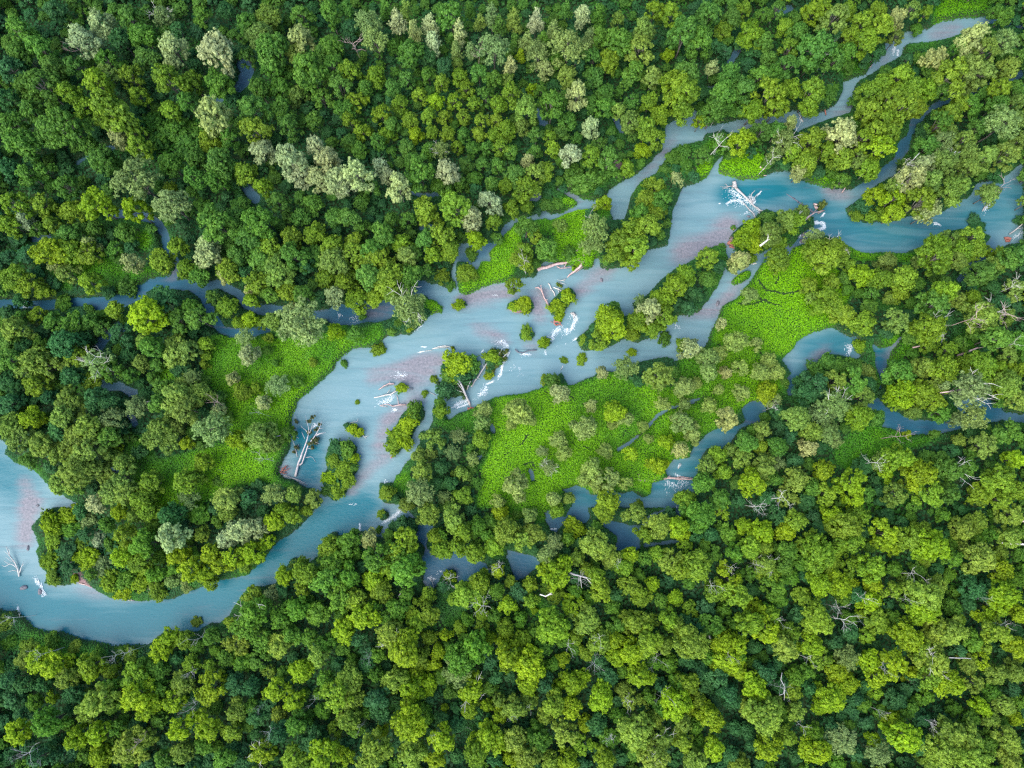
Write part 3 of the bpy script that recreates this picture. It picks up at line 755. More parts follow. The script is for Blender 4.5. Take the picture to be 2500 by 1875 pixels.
def proto(kind, seed):
    rng = np.random.default_rng(seed)
    if kind == 'broad':
        h = rng.uniform(2.2, 2.9); n = int(rng.integers(9, 17))
        lobes = dome_lobes(rng, n, h, h * .62, .17, .36, rng.uniform(.68, .86), rng.uniform(.4, .62))
        if seed % 2:
            lobes = dome_lobes(rng, int(rng.integers(18, 27)), h, h * .6, .12, .25, rng.uniform(.72, .88), rng.uniform(.35, .6))
        q = rng.uniform(.74, 1.0); lobes = [(x, y * q, z, rr) for x, y, z, rr in lobes]
        V, Q, T = crown_mesh('c', seed, lobes, 36, 17, .85)
    elif kind == 'round':
        h = rng.uniform(2.2, 2.7); n = 15
        lobes = dome_lobes(rng, n, h, h * .62, .24, .34, .66, .42)
        V, Q, T = crown_mesh('c', seed, lobes, 36, 17, .9, .06)
    elif kind == 'tall':
        h = rng.uniform(3.6, 4.8); n = 5
        lobes = []
        for k in range(9):
            f = k / 8
            a = k * 2.4 + rng.uniform(-.4, .4); rr = (.5 - .28 * f) * rng.uniform(.5, 1.1)
            lobes.append((rr * math.cos(a), rr * math.sin(a), h * (.42 + .5 * f), (.52 - .22 * f) * rng.uniform(.8, 1.1)))
        for k in range(4):
            a = rng.uniform(0, 6.28)
            lobes.append((.6 * math.cos(a), .6 * math.sin(a), h * rng.uniform(.4, .66), .32))
        V, Q, T = crown_mesh('c', seed, lobes, 30, 16, 1.15)
    elif kind == 'silver':
        h = rng.uniform(2.7, 3.4); n = int(rng.integers(10, 14))
        lobes = dome_lobes(rng, n, h, h * .6, .22, .34, .68, .62)
        V, Q, T = crown_mesh('c', seed, lobes, 34, 16, 1.15, .07)
    elif kind == 'feather':
        h = rng.uniform(2.4, 3.0); n = 12
        lobes = dome_lobes(rng, n, h, h * .6, .18, .28, .62, .45)
        L2 = []
        for k in range(13):                     # long loose sprays radiating from the middle
            a = k * 2.39996 + rng.uniform(-.4, .4)
            for q in range(3):
                rr = .40 + .22 * q
                L2.append((rr * math.cos(a + .08 * q), rr * math.sin(a + .08 * q), h * .86 - .10 * q - rng.uniform(0, .35), .17 - .03 * q))
        lobes = lobes + L2
        V, Q, T = crown_mesh('c', seed, lobes, 30, 11, .8, .052)
    elif kind == 'bush':
        h = rng.uniform(.95, 1.25); n = 13
        lobes = dome_lobes(rng, n, h, .85, .22, .36, .72, .5)
        V, Q, T = crown_mesh('c', seed, lobes, 32, 16, .85, .072)
    tk = trunk_tubes(rng, h, lobes[:10] if kind != 'bush' else lobes[:8], .05 if kind != 'bush' else .03)
    bare = None
    if kind in ('broad', 'feather') and seed % 3 == 0:
        bare = []
        for k in range(4 if kind == 'broad' else 6):
            bt = Tubes(); bare.append(bt)
            a = rng.uniform(0, 6.28)
            bare_twigs(bt, rng, (.25 * math.cos(a), .25 * math.sin(a), h * .74), (math.cos(a) * .9, math.sin(a) * .9, .62), rng.uniform(.55, .85), .017, 1)
    nm = {'broad': 'broadleaf_crown', 'round': 'round_crown', 'tall': 'tall_crown', 'silver': 'silver_crown', 'feather': 'feathery_crown', 'bush': 'bush_crown'}[kind]
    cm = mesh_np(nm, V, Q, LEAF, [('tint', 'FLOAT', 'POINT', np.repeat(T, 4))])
    tm = tk.mesh('trunk', BARK)
    bm_ = [q.mesh('bare_branch', BLEACH) for q in bare] if bare else None
    return dict(crown=cm, trunk=tm, bare=bm_, h=h, kind=kind)

PROTO = {
 'broad': [proto('broad', s) for s in range(100, 120)],
 'round': [proto('round', s) for s in range(200, 209)],
 'tall': [proto('tall', s) for s in range(300, 306)],
 'silver': [proto('silver', s) for s in range(400, 409)],
 'feather': [proto('feather', s) for s in range(500, 507)],
 'bush': [proto('bush', s) for s in range(600, 610)],
}

TREES = {
'T1': """640 150 95 P,520 240 95 P,1090 300 100 P,1360 310 130 P,1890 230 90 W,1340 720 120 W,1650 950 90 P,1830 1000 110 P,2000 930 80 P,2060 1000 90 P,1880 1100 90 P,2010 1120 90 P,2130 1130 100 P,760 870 75 W,1310 1560 90 P,850 1130 150 B,1080 1290 120 B,1350 1400 110 G,
1720 300 120 G,1640 220 100 O,1700 100 100 O,1870 340 80 O,2100 300 90 G,1950 430 120 G,2060 330 80 G,700 700 150 Y,250 530 110 G,440 590 80 Y,620 520 100 Y,690 480 90 O,900 220 90 G,930 370 90 G,1280 110 70 G,1060 500 110 Y,1200 500 80 Y,1370 520 90 G,420 800 120 G,310 840 110 G,130 900 120 G,880 930 90 Y,1830 800 90 G,1990 760 70 G,1880 600 70 O,1600 700 110 G,1610 810 100 Y,
1390 1020 100 G,1100 830 120 sG,970 780 90 sG,1180 900 110 sG,1000 900 90 sG,1220 830 90 sG,1080 700 80 Y,90 1290 100 Y,260 1290 90 Y,450 1330 80 Y,610 1290 120 L,840 1310 100 L,320 1580 90 L,790 1470 70 G,1550 1090 80 Y,1760 1280 85 G,1660 1180 70 Y,1900 1370 60 G,1630 1400 110 G,1560 1500 110 G,1480 1380 80 G,1230 1130 80 G,1360 1130 80 G,1080 1190 50 Y,160 1390 60 P,50 1410 80 Y,560 1540 60 W,160 540 80 G,60 430 90 D,250 300 90 G,120 180 90 G,350 60 80 D,130 330 80 G,480 420 80 G,680 380 80 G,820 110 90 G,760 250 80 D,1030 100 80 B,1560 150 80 G,2090 80 80 G,1900 90 80 G,2150 540 80 G,2040 620 80 G,1780 560 90 G,1720 430 80 G,1780 690 80 G,1640 560 80 G,560 920 70 G,640 1000 90 G,280 1080 70 G,160 1100 80 G,420 1180 80 G,1080 1040 90 G,1240 1010 80 G,1490 1060 70 G,1980 1290 70 G,2120 1370 80 G,1840 1500 90 Y,1990 1480 90 Y,2100 1560 90 Y,1700 1560 90 Y,1450 1540 70 G,1120 1560 80 Y,600 1440 60 G,720 1580 60 G,2110 420 80 G,2180 690 70 G,1460 870 80 G,1330 880 80 Y,540 670 80 Y,830 480 80 Y,880 610 70 Y,1180 640 70 G,330 420 90 G,30 620 80 D,200 700 90 G,60 780 90 G,350 720 70 G,850 780 60 D,50 1060 80 D,330 1420 70 Y,220 1440 60 G,430 1480 80 G,980 380 60 D,1130 190 60 D,1230 420 60 D,1560 360 60 G""",
'T2': """360 130 62 tP,470 190 55 tW,570 150 60 tP,590 260 62 tP,755 190 60 tP,740 310 50 tB,1540 90 65 tP,1500 590 85 W,1590 800 72 P,1460 970 75 P,1080 410 55 tW,1290 430 65 W,680 1080 90 P,100 1100 100 P,30 1160 80 P,370 1180 95 P,250 1040 60 P,300 1110 60 P,950 1270 85 P,830 1370 80 P,850 1430 60 P,180 150 100 B,220 250 90 B,970 310 110 B,1250 330 90 B,1440 290 120 B,640 950 70 Bx,
700 100 100 G,890 140 50 tO,1100 120 70 tO,450 330 90 G,340 290 55 G,745 400 45 O,1220 560 50 L,1340 650 95 G,1180 680 85 O,1080 590 80 Y,1000 660 70 Y,1850 640 60 G,1700 380 90 Y,1760 250 110 G,1920 180 90 O,2090 90 80 Y,2150 200 70 G,2080 340 50 L,1900 300 100 O,1860 450 90 G,2120 530 110 Y,2130 620 80 Y,1830 770 80 O,1940 800 90 Y,1980 870 80 Y,1910 950 65 L,1710 990 80 G,1590 980 80 Y,1820 1060 60 Y,1560 1140 100 sG,1480 1100 80 sG,1640 1120 80 sG,1300 1080 70 Y,1190 1010 50 W,1180 1180 90 Y,1110 1110 80 G,1240 1090 70 O,540 1320 100 Y,730 1300 115 Y,500 1090 110 G,1090 1310 60 Y,1180 1310 50 Y,1670 1280 60 L,1400 1420 55 O,1180 1430 80 G,1310 1290 60 sG,1370 1290 50 sG,860 1510 75 L,970 1400 60 Y,650 1500 90 Y,700 1560 70 Y,540 1520 80 G,270 1480 100 G,200 1590 100 G,140 1280 60 G,
2000 1180 80 Y,1940 1260 80 Y,2050 1260 80 G,1990 1340 85 Y,1900 1360 80 G,1960 1430 90 Y,1850 1450 90 Y,1780 1520 90 Y,1880 1560 90 Y,1750 1600 80 Y,1850 1640 70 Y,1620 1440 100 B,1600 1540 90 B,2130 1130 55 sW,2110 1000 60 sG,2170 960 60 sG,2190 1050 60 sG,2070 1080 55 sG,1170 1590 70 Yx,1230 1490 60 Y,1310 1570 80 G,1450 1600 60 sG,60 450 80 Y,230 480 75 Y,100 640 75 Y,330 560 65 G,420 500 60 G,560 470 60 G,640 520 60 Y,760 480 60 Y,800 560 60 Y,500 600 60 Y,380 660 60 Y,610 640 60 L,720 640 60 Y,850 650 55 Y,260 720 65 Y,160 560 60 G,330 790 60 G,450 760 60 Y,560 730 60 Y,660 740 55 Y,780 740 60 Y,900 760 60 Y,990 760 55 Y,140 830 65 Y,300 850 60 Y,480 850 55 L,580 830 55 Y,680 840 55 Y,780 850 55 G,880 850 55 Y,980 850 60 Y,1060 820 70 Y,420 930 60 G,560 950 60 G,740 930 55 Y,840 940 55 G,930 930 55 G,1020 930 60 Y,1080 960 60 G,1000 1040 55 G,900 1040 55 G,800 1040 60 G,1230 960 60 G,1330 870 60 Y,1240 850 60 G,1150 800 60 O,1400 830 60 G,1440 760 60 G,1350 940 60 Y,1640 920 60 G,1500 870 40 G,1680 680 80 G,1760 690 60 O,1960 640 70 Y,2030 720 70 Y,1980 480 80 O,1610 490 80 G,1440 480 70 O,1490 410 70 D,1600 360 70 G,1640 230 70 G,1350 190 60 tB,1240 120 55 tP,1180 260 60 tB,960 90 60 tB,1010 160 55 tG,830 320 50 tB,560 350 60 D,660 420 60 D,880 460 70 G,980 500 70 G,920 600 60 G,120 950 60 G,240 900 60 G,60 760 60 Y,60 900 60 G,200 1180 60 G,460 1010 60 G,620 1160 70 G,760 1150 60 G,850 1130 60 G,960 1160 60 G,1050 1170 60 Y,860 1200 50 D,430 1390 60 G,330 1390 60 G,60 1380 80 G,150 1440 60 G,390 1540 80 Y,90 1530 80 Y,460 1600 70 G,590 1610 70 Y,1000 1500 50 G,830 1600 50 sG,40 60 60 G,60 180 60 D,290 50 50 tG,420 60 50 tO,630 60 50 G,820 60 50 tG,1430 60 50 tG,1640 80 60 tG,1760 120 60 O,1990 60 70 Y,1290 250 50 tG,1370 380 60 G,1580 230 60 tB,1110 260 50 tG,1140 350 40 tL,1060 500 50 O,1590 650 60 G,1680 590 70 G,1420 620 60 G,1270 580 50 G""",
'T3': """60 200 110 G,210 90 90 G,150 250 90 G,430 60 60 Y,480 190 90 Y,300 190 60 Y,690 170 60 Y,860 80 80 Y,930 60 80 Y,1010 110 90 O,1170 150 100 Y,1200 250 100 Y,1300 170 90 Y,1400 110 75 W,1410 220 50 O,1580 80 55 Y,720 310 80 Y,900 290 110 G,1000 380 80 G,700 420 90 G,850 400 70 G,560 260 70 G,230 430 55 W,70 470 100 G,60 580 110 Y,60 700 70 Y,340 480 90 G,300 600 100 G,430 560 100 G,540 480 90 G,600 580 100 Y,500 680 80 Y,650 660 80 Y,720 560 80 Y,250 690 90 G,160 750 50 L,880 560 90 Y,860 660 70 Y,960 600 70 sG,1000 560 50 sG,
1290 540 85 Y,1230 590 80 Y,1420 480 100 Y,1480 560 100 Y,1570 560 90 Y,1350 640 90 Y,1220 700 90 Y,1440 680 100 Y,1330 760 90 Y,1520 680 80 Y,1260 830 80 Y,1060 840 110 W,1180 880 80 Y,1300 930 90 L,1050 1000 90 Y,1150 1000 80 O,870 870 80 Y,840 1010 85 Y,790 1080 60 W,740 960 70 Y,960 950 70 Y,1230 1060 80 Y,1060 1130 60 G,1350 850 80 Y,420 880 80 L,730 770 50 W,690 890 85 Bx,625 975 55 B,540 830 70 G,640 830 80 G,1650 370 90 W,1750 470 120 Y,1880 240 110 W,1950 320 100 O,1960 440 100 O,2080 260 90 B,2160 350 60 G,1850 430 100 O,1550 380 70 sG,1790 300 80 G,
1740 720 90 Y,1800 660 70 Y,1590 830 80 sD,1680 770 80 G,1870 660 80 G,2060 560 90 Y,2150 560 70 G,2060 780 120 B,1930 800 70 G,1690 900 100 B,1820 890 80 O,1600 920 80 G,1840 970 90 O,1690 1030 100 O,1560 1050 90 W,1850 1060 90 O,1960 990 90 O,2090 990 90 O,1500 1120 90 W,1410 1190 80 O,1600 1150 90 O,1760 1190 100 O,1250 1240 70 L,1310 1200 50 L,1380 1260 80 L,1400 1340 70 L,1560 1260 90 Y,1620 1320 80 W,1510 1200 70 Y,2000 1210 75 O,1150 1360 50 sY,1230 1365 55 sY,1300 1345 50 sY,2150 760 70 O,2150 650 60 O,2040 660 70 G,1960 580 60 G,2180 880 60 O,1730 830 60 O,
480 1440 80 sL,430 1520 80 sL,500 1540 70 sL,600 1480 90 O,700 1390 80 O,760 1400 70 Yx,650 1540 80 Y,810 1350 60 sO,880 1500 75 B,990 1570 100 Y,870 1600 70 Y,1050 1620 70 Y,1880 1500 80 Y,1740 1520 90 O,1650 1560 90 Y,1600 1620 80 Y,1820 1580 80 Y,1930 1430 55 sD,1900 1380 50 sD,650 1630 85 Y,410 1640 70 W,200 1630 80 Y,2190 1380 40 sD,2060 1610 80 Y,2150 1620 80 G,370 1430 22 sG,300 1550 28 sG,1280 330 60 D,1080 330 70 G,590 370 60 G,620 470 70 G,430 250 60 D,350 120 70 G,560 100 60 G,640 60 60 G,780 200 70 G,1000 220 70 D,1080 230 70 Y,1090 60 70 Y,1280 60 70 Y,1490 60 60 O,2080 100 60 G,2040 60 50 G,2120 420 80 O,1690 560 70 G,1640 450 80 G""",
'T4': """300 30 100 L,450 40 90 Y,560 40 90 Y,830 100 70 W,1010 90 90 Y,340 120 60 W,420 170 80 O,570 230 90 Y,90 200 100 Y,180 250 80 Y,270 290 60 Y,790 250 80 sG,1310 60 90 P,1180 140 70 Y,1440 150 90 Y,1250 180 80 G,1420 190 60 W,1650 80 100 G,1750 150 100 O,1860 60 100 G,1620 230 90 Y,1700 300 70 G,1580 280 50 W,1820 290 80 Y,1920 310 80 G,2120 100 110 O,2060 200 80 Y,2110 310 80 W,1990 60 80 G,2180 230 70 Y,
920 440 140 L,1000 400 80 L,1040 330 100 D,1130 470 90 G,1240 450 100 G,1200 390 70 G,1430 390 80 Y,1350 330 60 G,1580 460 60 L,1900 480 165 B,1830 400 60 W,1720 470 70 O,1550 580 70 B,1570 690 80 W,2120 540 60 L,1700 580 40 Y,1980 740 35 Y,230 440 60 Y,330 480 70 G,460 490 85 G,560 480 70 G,720 400 70 Y,90 530 100 O,60 600 90 G,220 720 100 O,300 760 110 O,400 620 110 D,490 690 90 Y,620 740 110 Bx,700 790 90 G,760 560 90 D,900 600 60 O,960 640 90 G,1100 670 110 O,1190 660 90 O,890 740 60 O,960 830 40 G,1300 620 60 Y,1300 690 40 Y,1290 750 35 Y,1470 840 50 W,1220 830 60 B,1530 920 70 Y,1760 880 85 B,1880 860 50 G,1620 900 50 Y,1660 990 60 W,1110 960 125 O,1250 940 100 O,1000 1000 80 G,1180 1030 110 O,860 1020 80 B,230 880 90 Y,160 800 100 O,200 1090 80 L,430 1000 100 O,400 1080 90 O,600 960 90 D,680 990 80 D,700 1100 90 B,560 1140 100 O,490 1220 110 O,380 1170 90 D,60 1150 110 O,130 1220 90 O,270 1260 110 O,380 1310 90 O,560 1300 110 O,680 1210 90 G,740 1270 45 L,470 1430 120 O,400 1500 100 O,780 1370 70 O,620 1420 90 O,780 1480 90 O,800 1570 90 O,960 1500 100 Y,900 1600 80 Y,700 1560 80 O,1000 1190 105 O,1120 1150 60 O,1340 1160 125 B,1060 1260 70 O,1180 1250 60 L,1500 1230 85 L,1640 1200 105 O,1290 1370 70 Y,1720 1250 70 O,1810 1190 70 G,1170 1490 90 Y,1250 1460 60 Y,1200 1600 80 B,1440 1610 100 O,1730 1570 80 B,1860 1570 70 O,1980 1600 65 O,610 1630 75 P,1690 660 40 G,1740 740 30 G,60 720 90 G,160 650 70 D,520 580 70 D,640 520 70 G,120 340 60 D,380 350 60 sG,420 390 50 sG,560 410 50 sG,650 440 60 sG,760 450 50 sG,60 420 60 D,140 450 60 G,60 860 80 D,60 1000 90 D,310 960 60 D,560 850 60 Y,450 820 80 D,800 700 60 D,820 820 60 G,1030 900 70 G,760 1140 60 D,880 1310 60 D,700 1330 60 O,1380 1040 60 Wx,1380 1490 50 sG,1580 340 60 Y,1500 480 50 Y,1640 480 50 Y,1940 120 70 D,1500 60 80 G,1560 170 70 D,250 620 60 G,2030 330 60 D""",
'T5': """90 60 110 Y,240 80 110 Y,420 60 90 O,60 200 90 Y,180 190 100 G,300 200 110 Y,440 180 100 G,100 330 90 Y,220 310 80 Y,330 290 80 O,690 40 70 Y,650 190 55 sY,800 170 80 Y,440 390 130 Bx,100 560 60 G,240 650 50 sY,20 740 30 sG,760 370 40 sL,730 380 30 sL,1150 90 80 Yx,1100 240 65 Y,1160 370 65 sL,1100 390 40 sL,1440 320 60 sL,1370 390 60 sL,1390 440 40 sL,1180 550 50 sY,1290 610 45 sL,740 750 110 sL,820 750 80 sG,690 830 70 sG,590 840 30 sY,660 910 70 sD,780 830 70 sD,960 700 55 sY,1000 720 40 sG,940 820 35 sL,535 930 28 sY,390 900 42 sL,105 985 20 sY,80 1160 42 sL,120 1180 35 sL,
470 1060 70 sG,430 1120 75 sL,380 1190 75 sL,340 1260 65 sY,400 1240 60 sL,
1540 600 40 sY,1700 450 100 L,1740 520 100 L,1640 600 80 Y,1730 400 60 G,1880 470 80 Y,1850 560 60 Y,1960 400 90 W,2040 330 90 Y,2060 460 80 Y,1980 530 60 Y,2120 260 90 Y,2180 190 80 Y,1900 350 50 B,2060 580 50 sG,1530 710 42 sY,1420 720 28 sY,1850 670 35 sL,1340 850 60 G,1300 840 40 Y,1390 930 75 W,1660 800 50 W,1810 770 90 B,2020 820 110 O,2170 620 50 Y,2160 900 60 O,2040 1000 60 Y,1590 1010 50 W,1550 1150 95 O,1740 1050 80 L,1810 1090 60 O,1720 1130 40 Y,1130 1050 110 Y,1200 1090 60 Y,1080 1130 40 Y,910 1040 70 O,900 1120 60 G,640 1050 60 Y,630 990 50 G,590 1220 90 O,710 1310 60 B,750 1200 60 B,890 1220 70 Y,570 1320 50 O,500 1330 60 O,770 1440 60 O,840 1350 50 B,520 1430 80 O,500 1560 100 B,420 1640 60 O,300 1560 60 Y,780 1580 70 Y,660 1590 50 B,1110 1520 105 O,1390 1230 60 O,1420 1310 60 Y,1280 1300 45 B,1320 1400 60 Bx,1680 1300 55 Y,1840 1310 60 L,1920 1140 40 Y,1950 1220 40 Y,2060 1240 60 L,2150 1100 60 O,2160 1280 60 Y,2010 1390 70 L,1600 1410 80 Y,1550 1470 60 Y,1690 1470 90 O,1620 1520 60 Y,1810 1500 50 Y,1350 1600 60 O,1450 1600 50 O,1690 1620 90 Y,1890 1650 50 Y,1000 1620 60 Y,2170 1600 60 Y,330 540 40 sG,370 500 40 sG,440 530 30 sL,140 440 30 G,420 280 50 G,550 150 50 G,700 240 40 sG,900 1300 40 G,640 1400 60 D,700 1500 60 D,620 1500 60 D,830 1280 40 G""",
'T6': """410 100 75 W,650 80 85 Y,960 80 110 Y,880 20 80 Y,1180 180 95 L,1300 210 80 Y,1440 200 100 Y,1340 100 70 O,1650 70 110 Y,1570 90 70 O,1780 90 80 O,1900 30 70 Y,1530 240 60 G,1420 290 70 Y,1360 330 50 O,1700 290 100 Y,1640 370 110 G,1780 330 70 O,1700 230 50 G,850 250 60 Y,990 230 60 Y,960 310 80 Y,900 390 60 Y,1000 380 70 Y,1070 440 80 Y,470 310 60 G,290 490 45 W,380 600 85 Y,510 620 50 O,1190 490 95 Y,1400 480 90 O,1610 520 115 Yx,1940 170 110 G,2010 130 80 O,2090 100 80 G,2140 270 90 Ox,1960 430 110 Ox,2030 580 100 G,2160 600 80 G,2100 680 70 O,1940 750 100 Y,1830 740 70 Y,1720 660 70 Y,1700 780 90 Y,1600 630 50 Y,
100 640 80 W,210 720 80 G,280 680 60 Y,210 800 70 G,320 800 50 W,410 770 60 Y,540 800 70 Y,590 720 60 Y,630 790 60 Y,270 910 45 Y,130 870 45 Y,580 920 80 L,420 930 60 O,620 980 60 O,60 890 70 O,40 1120 80 G,110 1180 70 O,210 1010 60 Y,330 1090 85 W,30 1290 60 W,960 740 70 sG,880 800 80 sG,1060 760 80 sG,1130 770 70 sG,900 880 90 D,1010 860 80 O,1120 870 100 G,1210 800 70 sO,1220 880 60 D,830 940 80 D,1000 1010 115 Bx,930 1060 90 B,1180 960 90 O,1160 1080 90 Y,1270 1080 60 G,760 1090 100 O,860 1170 80 O,960 1180 90 B,840 1280 70 W,1000 1230 60 B,
1440 800 100 G,1560 770 90 O,1430 930 100 L,1560 930 100 Y,1640 990 80 Y,1400 1000 60 Y,1510 1050 60 O,1650 880 80 O,1850 900 130 Bx,2030 900 90 Y,2100 870 100 O,2170 980 80 O,1900 1080 100 B,1820 1100 70 B,1680 1060 70 G,1640 1190 40 G,2030 1200 80 G,2120 1180 80 G,1950 1260 90 O,1790 1230 50 O,1470 1190 32 L,540 1170 75 O,450 1250 80 G,530 1270 60 Y,640 1270 80 G,420 1340 80 O,260 1320 70 Y,200 1390 70 O,300 1430 60 Y,560 1400 100 O,490 1500 100 L,640 1370 60 B,180 1500 80 G,940 1420 80 L,760 1480 90 O,700 1590 80 O,280 1600 90 G,60 1610 80 Y,1110 1500 100 L,1130 1600 80 L,1290 1370 70 Ox,1420 1340 110 Y,1330 1450 60 L,1550 1440 110 L,1480 1500 60 Y,1750 1420 110 G,1850 1400 70 G,1740 1570 80 G,1600 1570 100 Y,2150 1350 80 L,2060 1480 100 Y,2150 1540 80 Y,1920 1570 90 Y,2050 1600 80 Y,480 80 40 sY,1800 620 60 G,1560 380 60 G,1240 300 60 G,860 330 50 O,1100 120 50 Y,1880 330 60 Y,2100 440 60 O,2160 780 70 Y,2040 780 70 Y,1930 850 70 G,1180 630 55 sY,680 870 45 sG,660 800 40 G,60 1000 50 G,570 1080 40 G,720 1200 60 D,480 1170 50 G,340 1290 50 O,400 1500 60 G,620 1480 60 G,860 1530 70 G,950 1570 80 Y,1210 1570 60 G,1390 1580 80 O""",
'T7': """330 110 90 sL,420 60 80 sL,340 200 80 sY,310 350 70 sY,500 250 60 sY,570 100 70 sB,620 210 60 sP,550 330 90 sL,640 380 70 sB,790 190 90 Y,780 320 90 L,900 240 100 G,880 350 90 Y,700 480 80 sY,800 470 80 sG,900 480 80 sL,980 430 70 G,1000 540 70 sY,1100 470 70 sB,1180 510 45 sB,970 500 55 sP,780 550 60 sL,1080 200 105 P,1500 160 95 P,1600 140 85 P,1430 210 80 P,1120 310 80 L,1200 400 80 L,1290 430 80 L,1400 380 80 L,1330 300 80 L,1480 330 80 L,1600 300 80 L,1550 360 60 Y,1680 220 70 L,1730 100 80 L,1850 60 80 Y,1280 180 60 O,940 30 80 Y,1080 60 90 D,760 40 60 L,860 60 60 O,1440 40 70 O,1780 20 60 Y,1940 30 50 Y,1320 490 50 Y,330 450 60 sO,470 460 32 sL,450 140 70 sG,700 250 60 sG,680 120 60 G,1020 320 60 sG,1100 390 60 G,
1600 560 70 Y,1710 560 55 W,1600 680 110 G,1540 760 90 G,1800 440 70 L,1870 370 40 sO,1930 420 100 Y,2080 260 80 Y,2100 350 100 G,2180 240 60 G,2060 470 100 G,2150 580 100 G,1910 530 60 Y,1780 700 90 G,1880 650 90 G,2020 680 90 G,1470 740 60 Y,1060 840 80 L,1010 920 80 L,1160 850 70 Y,1230 740 40 sO,1340 830 70 G,1500 870 90 O,1650 850 80 G,1770 880 90 O,1640 980 80 G,1850 820 80 G,2170 790 80 L,2060 870 70 G,2010 950 80 O,1900 1040 90 L,1740 1160 90 L,1700 1050 50 O,1860 1240 80 L,2060 1100 70 G,2130 1190 110 Y,1330 1160 110 L,1150 1130 90 O,1210 1000 60 Y,1330 1010 60 Y,1100 1230 90 L,990 1040 90 G,860 1090 110 Y,870 1200 110 L,930 1280 80 L,1150 1410 100 L,1310 1390 110 L,1500 1300 80 O,1460 1430 80 Y,1590 1270 60 G,620 1230 130 O,540 1290 90 O,420 1090 80 O,330 1000 100 L,240 970 90 L,150 970 70 O,570 1010 90 Y,580 1060 70 L,700 1050 60 Y,820 950 60 sO,330 1210 50 L,220 1240 60 G,80 1220 80 D,300 1370 110 G,110 1430 90 L,490 1470 85 L,620 1440 90 L,640 1590 90 L,830 1530 120 O,930 1470 80 O,1160 1560 80 O,1290 1510 70 G,1420 1600 80 G,1660 1560 90 Lx,1760 1330 60 O,1850 1590 100 Y,2050 1570 120 L,2120 1410 60 Y,2170 1350 60 O,1960 1480 90 D,30 740 60 sO,180 880 60 sO,480 900 60 sO,640 950 60 sG,760 930 50 sG,330 850 60 sG,60 860 60 sG,60 1010 60 sD,60 1100 70 D,160 1130 70 D,270 1130 60 D,460 1190 70 D,700 1150 80 G,720 1250 80 G,1020 1150 70 G,1480 1130 80 D,1580 1150 70 D,1620 1330 80 D,1760 1440 80 D,1880 1380 80 G,430 1560 80 D,260 1590 90 D,740 1400 70 G,1030 1600 70 G,1530 990 70 G,1430 960 70 G,1960 830 60 G""",
